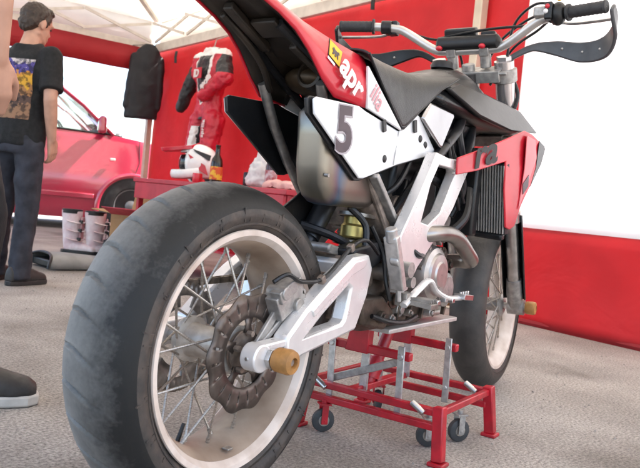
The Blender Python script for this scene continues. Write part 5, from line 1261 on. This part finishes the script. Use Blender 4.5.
# ---- on the ground at the left
bootw = mat('boot_white', (.74, .66, .66), .45, col2=(.60, .42, .44), scale=14, bump=.1)
for i, (bx_, by_, rz, lab) in enumerate(((2.86, 4.02, R(-62), 'white motocross boot with buckles, standing against the one with the wider dark opening'), (2.97, 3.87, R(-38), 'white motocross boot with buckles and wide dark opening, nearest the cardboard box'))):
    bM = Matrix.Translation((bx_, by_, 0)) @ Matrix.Rotation(rz, 4, 'Z'); bt = thing('boot', lab, 'boot', (bx_, by_, 0), 'motocross boots', rz)
    m = MB(); m.loft([oval((x, 0, z), a, b) for z, x, a, b in ((.03, .0, .045, .06), (.10, -.005, .05, .065), (.18, -.008, .058, .072), (.28, -.01, .066, .080), (.345, -.012, .070, .086))])
    m.cap((.02, 0, .055), (.15, 0, .045), .052, .040); m.ell((.17, 0, .042), (.045, .042, .035))
    remesh(m, 'boot_shell', bootw, bt, .006, 3, world=bM)
    m = MB(); m.lathe([(.0001, .0), (.066, .0), (.072, -.02), (.074, .012), (.066, .012), (.060, .002)], (-.012, 0, .342), axis=(0, 0, 1), n=32); m.v = [Vector((p.x*1.12+.002, p.y*.98, p.z)) for p in m.v]; m.build('cuff', blk, bt, 40, world=bM)
    m = MB(); m.prism([(x, y, .030) for x, y in ((-.075, -.03), (-.05, -.048), (.08, -.05), (.17, -.047), (.215, -.02), (.215, .02), (.17, .047), (.08, .05), (-.05, .048), (-.075, .03))], (0, 0, -.029)); m.build('sole', blk, bt, 30, bevel=.006, world=bM)
    for k, z in enumerate((.12, .19, .26)):
        m = MB(); m.tube([(.03*math.cos(a_)+(.060+z*.06)*math.cos(a_), (.060+z*.06)*math.sin(a_), z+.01*math.sin(a_*2)) for a_ in [R(-100+i_*16) for i_ in range(13)]], .012, 8, ry=.005); m.build('strap', bootw, bt, 40, world=bM)
        m = MB(); m.box((.070+z*.06, -.045, z), (.03, .022, .028)); m.build('buckle', blk, bt, 30, bevel=.004, world=bM)
    m = MB(); m.prism([(.082, -.035, .10), (.088, -.030, .30), (.088, .030, .30), (.082, .035, .10)], (-.01, 0, 0)); m.build('shin_plate', mat('pink_plate', (.62, .36, .38), .4, var=.2), bt, 30, bevel=.004, world=bM)
# low grey plastic trough with dark open end
tr = thing('drip_tray', 'low grey plastic tray with a dark open end lying on the ground', 'tray', (2.20, 3.20, 0), None, R(-12)); tM = Matrix.Translation((2.20, 3.20, 0)) @ Matrix.Rotation(R(-12), 4, 'Z')
greyt = mat('weathered_grey_plastic', (.26, .26, .25), .55, var=.3, scale=8, bump=.1)
m = MB(); vs = []; fs = []
for i in range(17):
    x = -.22+.62*i/16; sc_ = 1.0 if i < 12 else 1-.04*(i-11)
    for k in range(15):
        a = PI*k/14; vs.append((x+.05*math.sin(a)*(1 if i == 0 else 0), .17*math.cos(a)*sc_, .008+.092*max(0, math.sin(a))**.55*(1 if i < 5 else 1-.035*(i-4))))
for i in range(16):
    for k in range(14): q = i*15+k; fs.append((q, q+1, q+16, q+15))
m.add(vs, fs); m.build('tray_shell', greyt, tr, 40, solid=.008, world=tM)
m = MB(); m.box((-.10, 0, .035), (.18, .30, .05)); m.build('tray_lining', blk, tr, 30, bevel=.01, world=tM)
m = MB(); m.tube([(-.225+.055*math.sin(PI*k/20), .172*math.cos(PI*k/20), .010+.094*max(0, math.sin(PI*k/20))**.55) for k in range(21)], .009, 8); m.build('tray_rim', blk, tr, 40, world=tM)
# open cardboard box
cb = mat('cardboard', (.42, .24, .11), .8, var=.2, scale=20, bump=.1); cr_ = mat('red_printed_card', (.60, .07, .10), .7, var=.2, scale=10)
bxm = Matrix.Translation((2.86, 3.24, 0)) @ Matrix.Rotation(R(22), 4, 'Z'); bt = thing('cardboard_box', 'open brown cardboard box with red printed flaps beside the boots', 'box', (2.86, 3.24, 0), None, R(22))
hx, hy, hz, th_ = .16, .17, .37, .006
for nm, c_, sz in (('wall', (-hx, 0, hz/2), (th_, 2*hy, hz)), ('wall', (hx, 0, hz/2), (th_, 2*hy, hz)), ('wall', (0, -hy, hz/2), (2*hx-th_, th_, hz)), ('wall', (0, hy, hz/2), (2*hx-th_, th_, hz)), ('bottom', (0, 0, .006), (2*hx-.02, 2*hy-.02, th_))):
    MB().box(c_, sz).build(nm, cb, bt, 0, bevel=.001, world=bxm)
def flap(p0, p1, dv, L_, mt): MB().prism([Vector(p0), Vector(p1), Vector(p1)+Vector(dv)*L_, Vector(p0)+Vector(dv)*L_], (0, 0, .005)).build('flap', mt, bt, 0, world=bxm)
flap((-hx, -hy, hz), (-hx, hy, hz), (-.80, 0, .25), .20, cr_); flap((hx, -hy, hz), (hx, hy, hz), (.35, 0, .85), .19, cb); flap((-hx, -hy, hz+.004), (hx, -hy, hz+.004), (0, -.55, .75), .19, cb); flap((-hx, hy, hz+.004), (hx, hy, hz+.004), (0, .9, .1), .18, cb)
m = MB(); m.box((0, 0, .30), (.28, .34, .10)); remesh(m, 'packing_paper', mat('red_tissue', (.5, .03, .05), .8, var=.3), bt, .012, 3, .06, .08, bxm)
# dark bag behind the boots
m = MB(); m.ell((3.02, 3.62, .10), (.16, .13, .10)); m.ell((3.08, 3.70, .17), (.10, .09, .08)); bgd = remesh(m, 'kit_bag', mat('black_holdall', (.02, .02, .022), .7, var=.3, bump=.1), None, .010, 4, .04, .08); tag(bgd, 'slumped black bag on the ground between boots and box', 'bag')
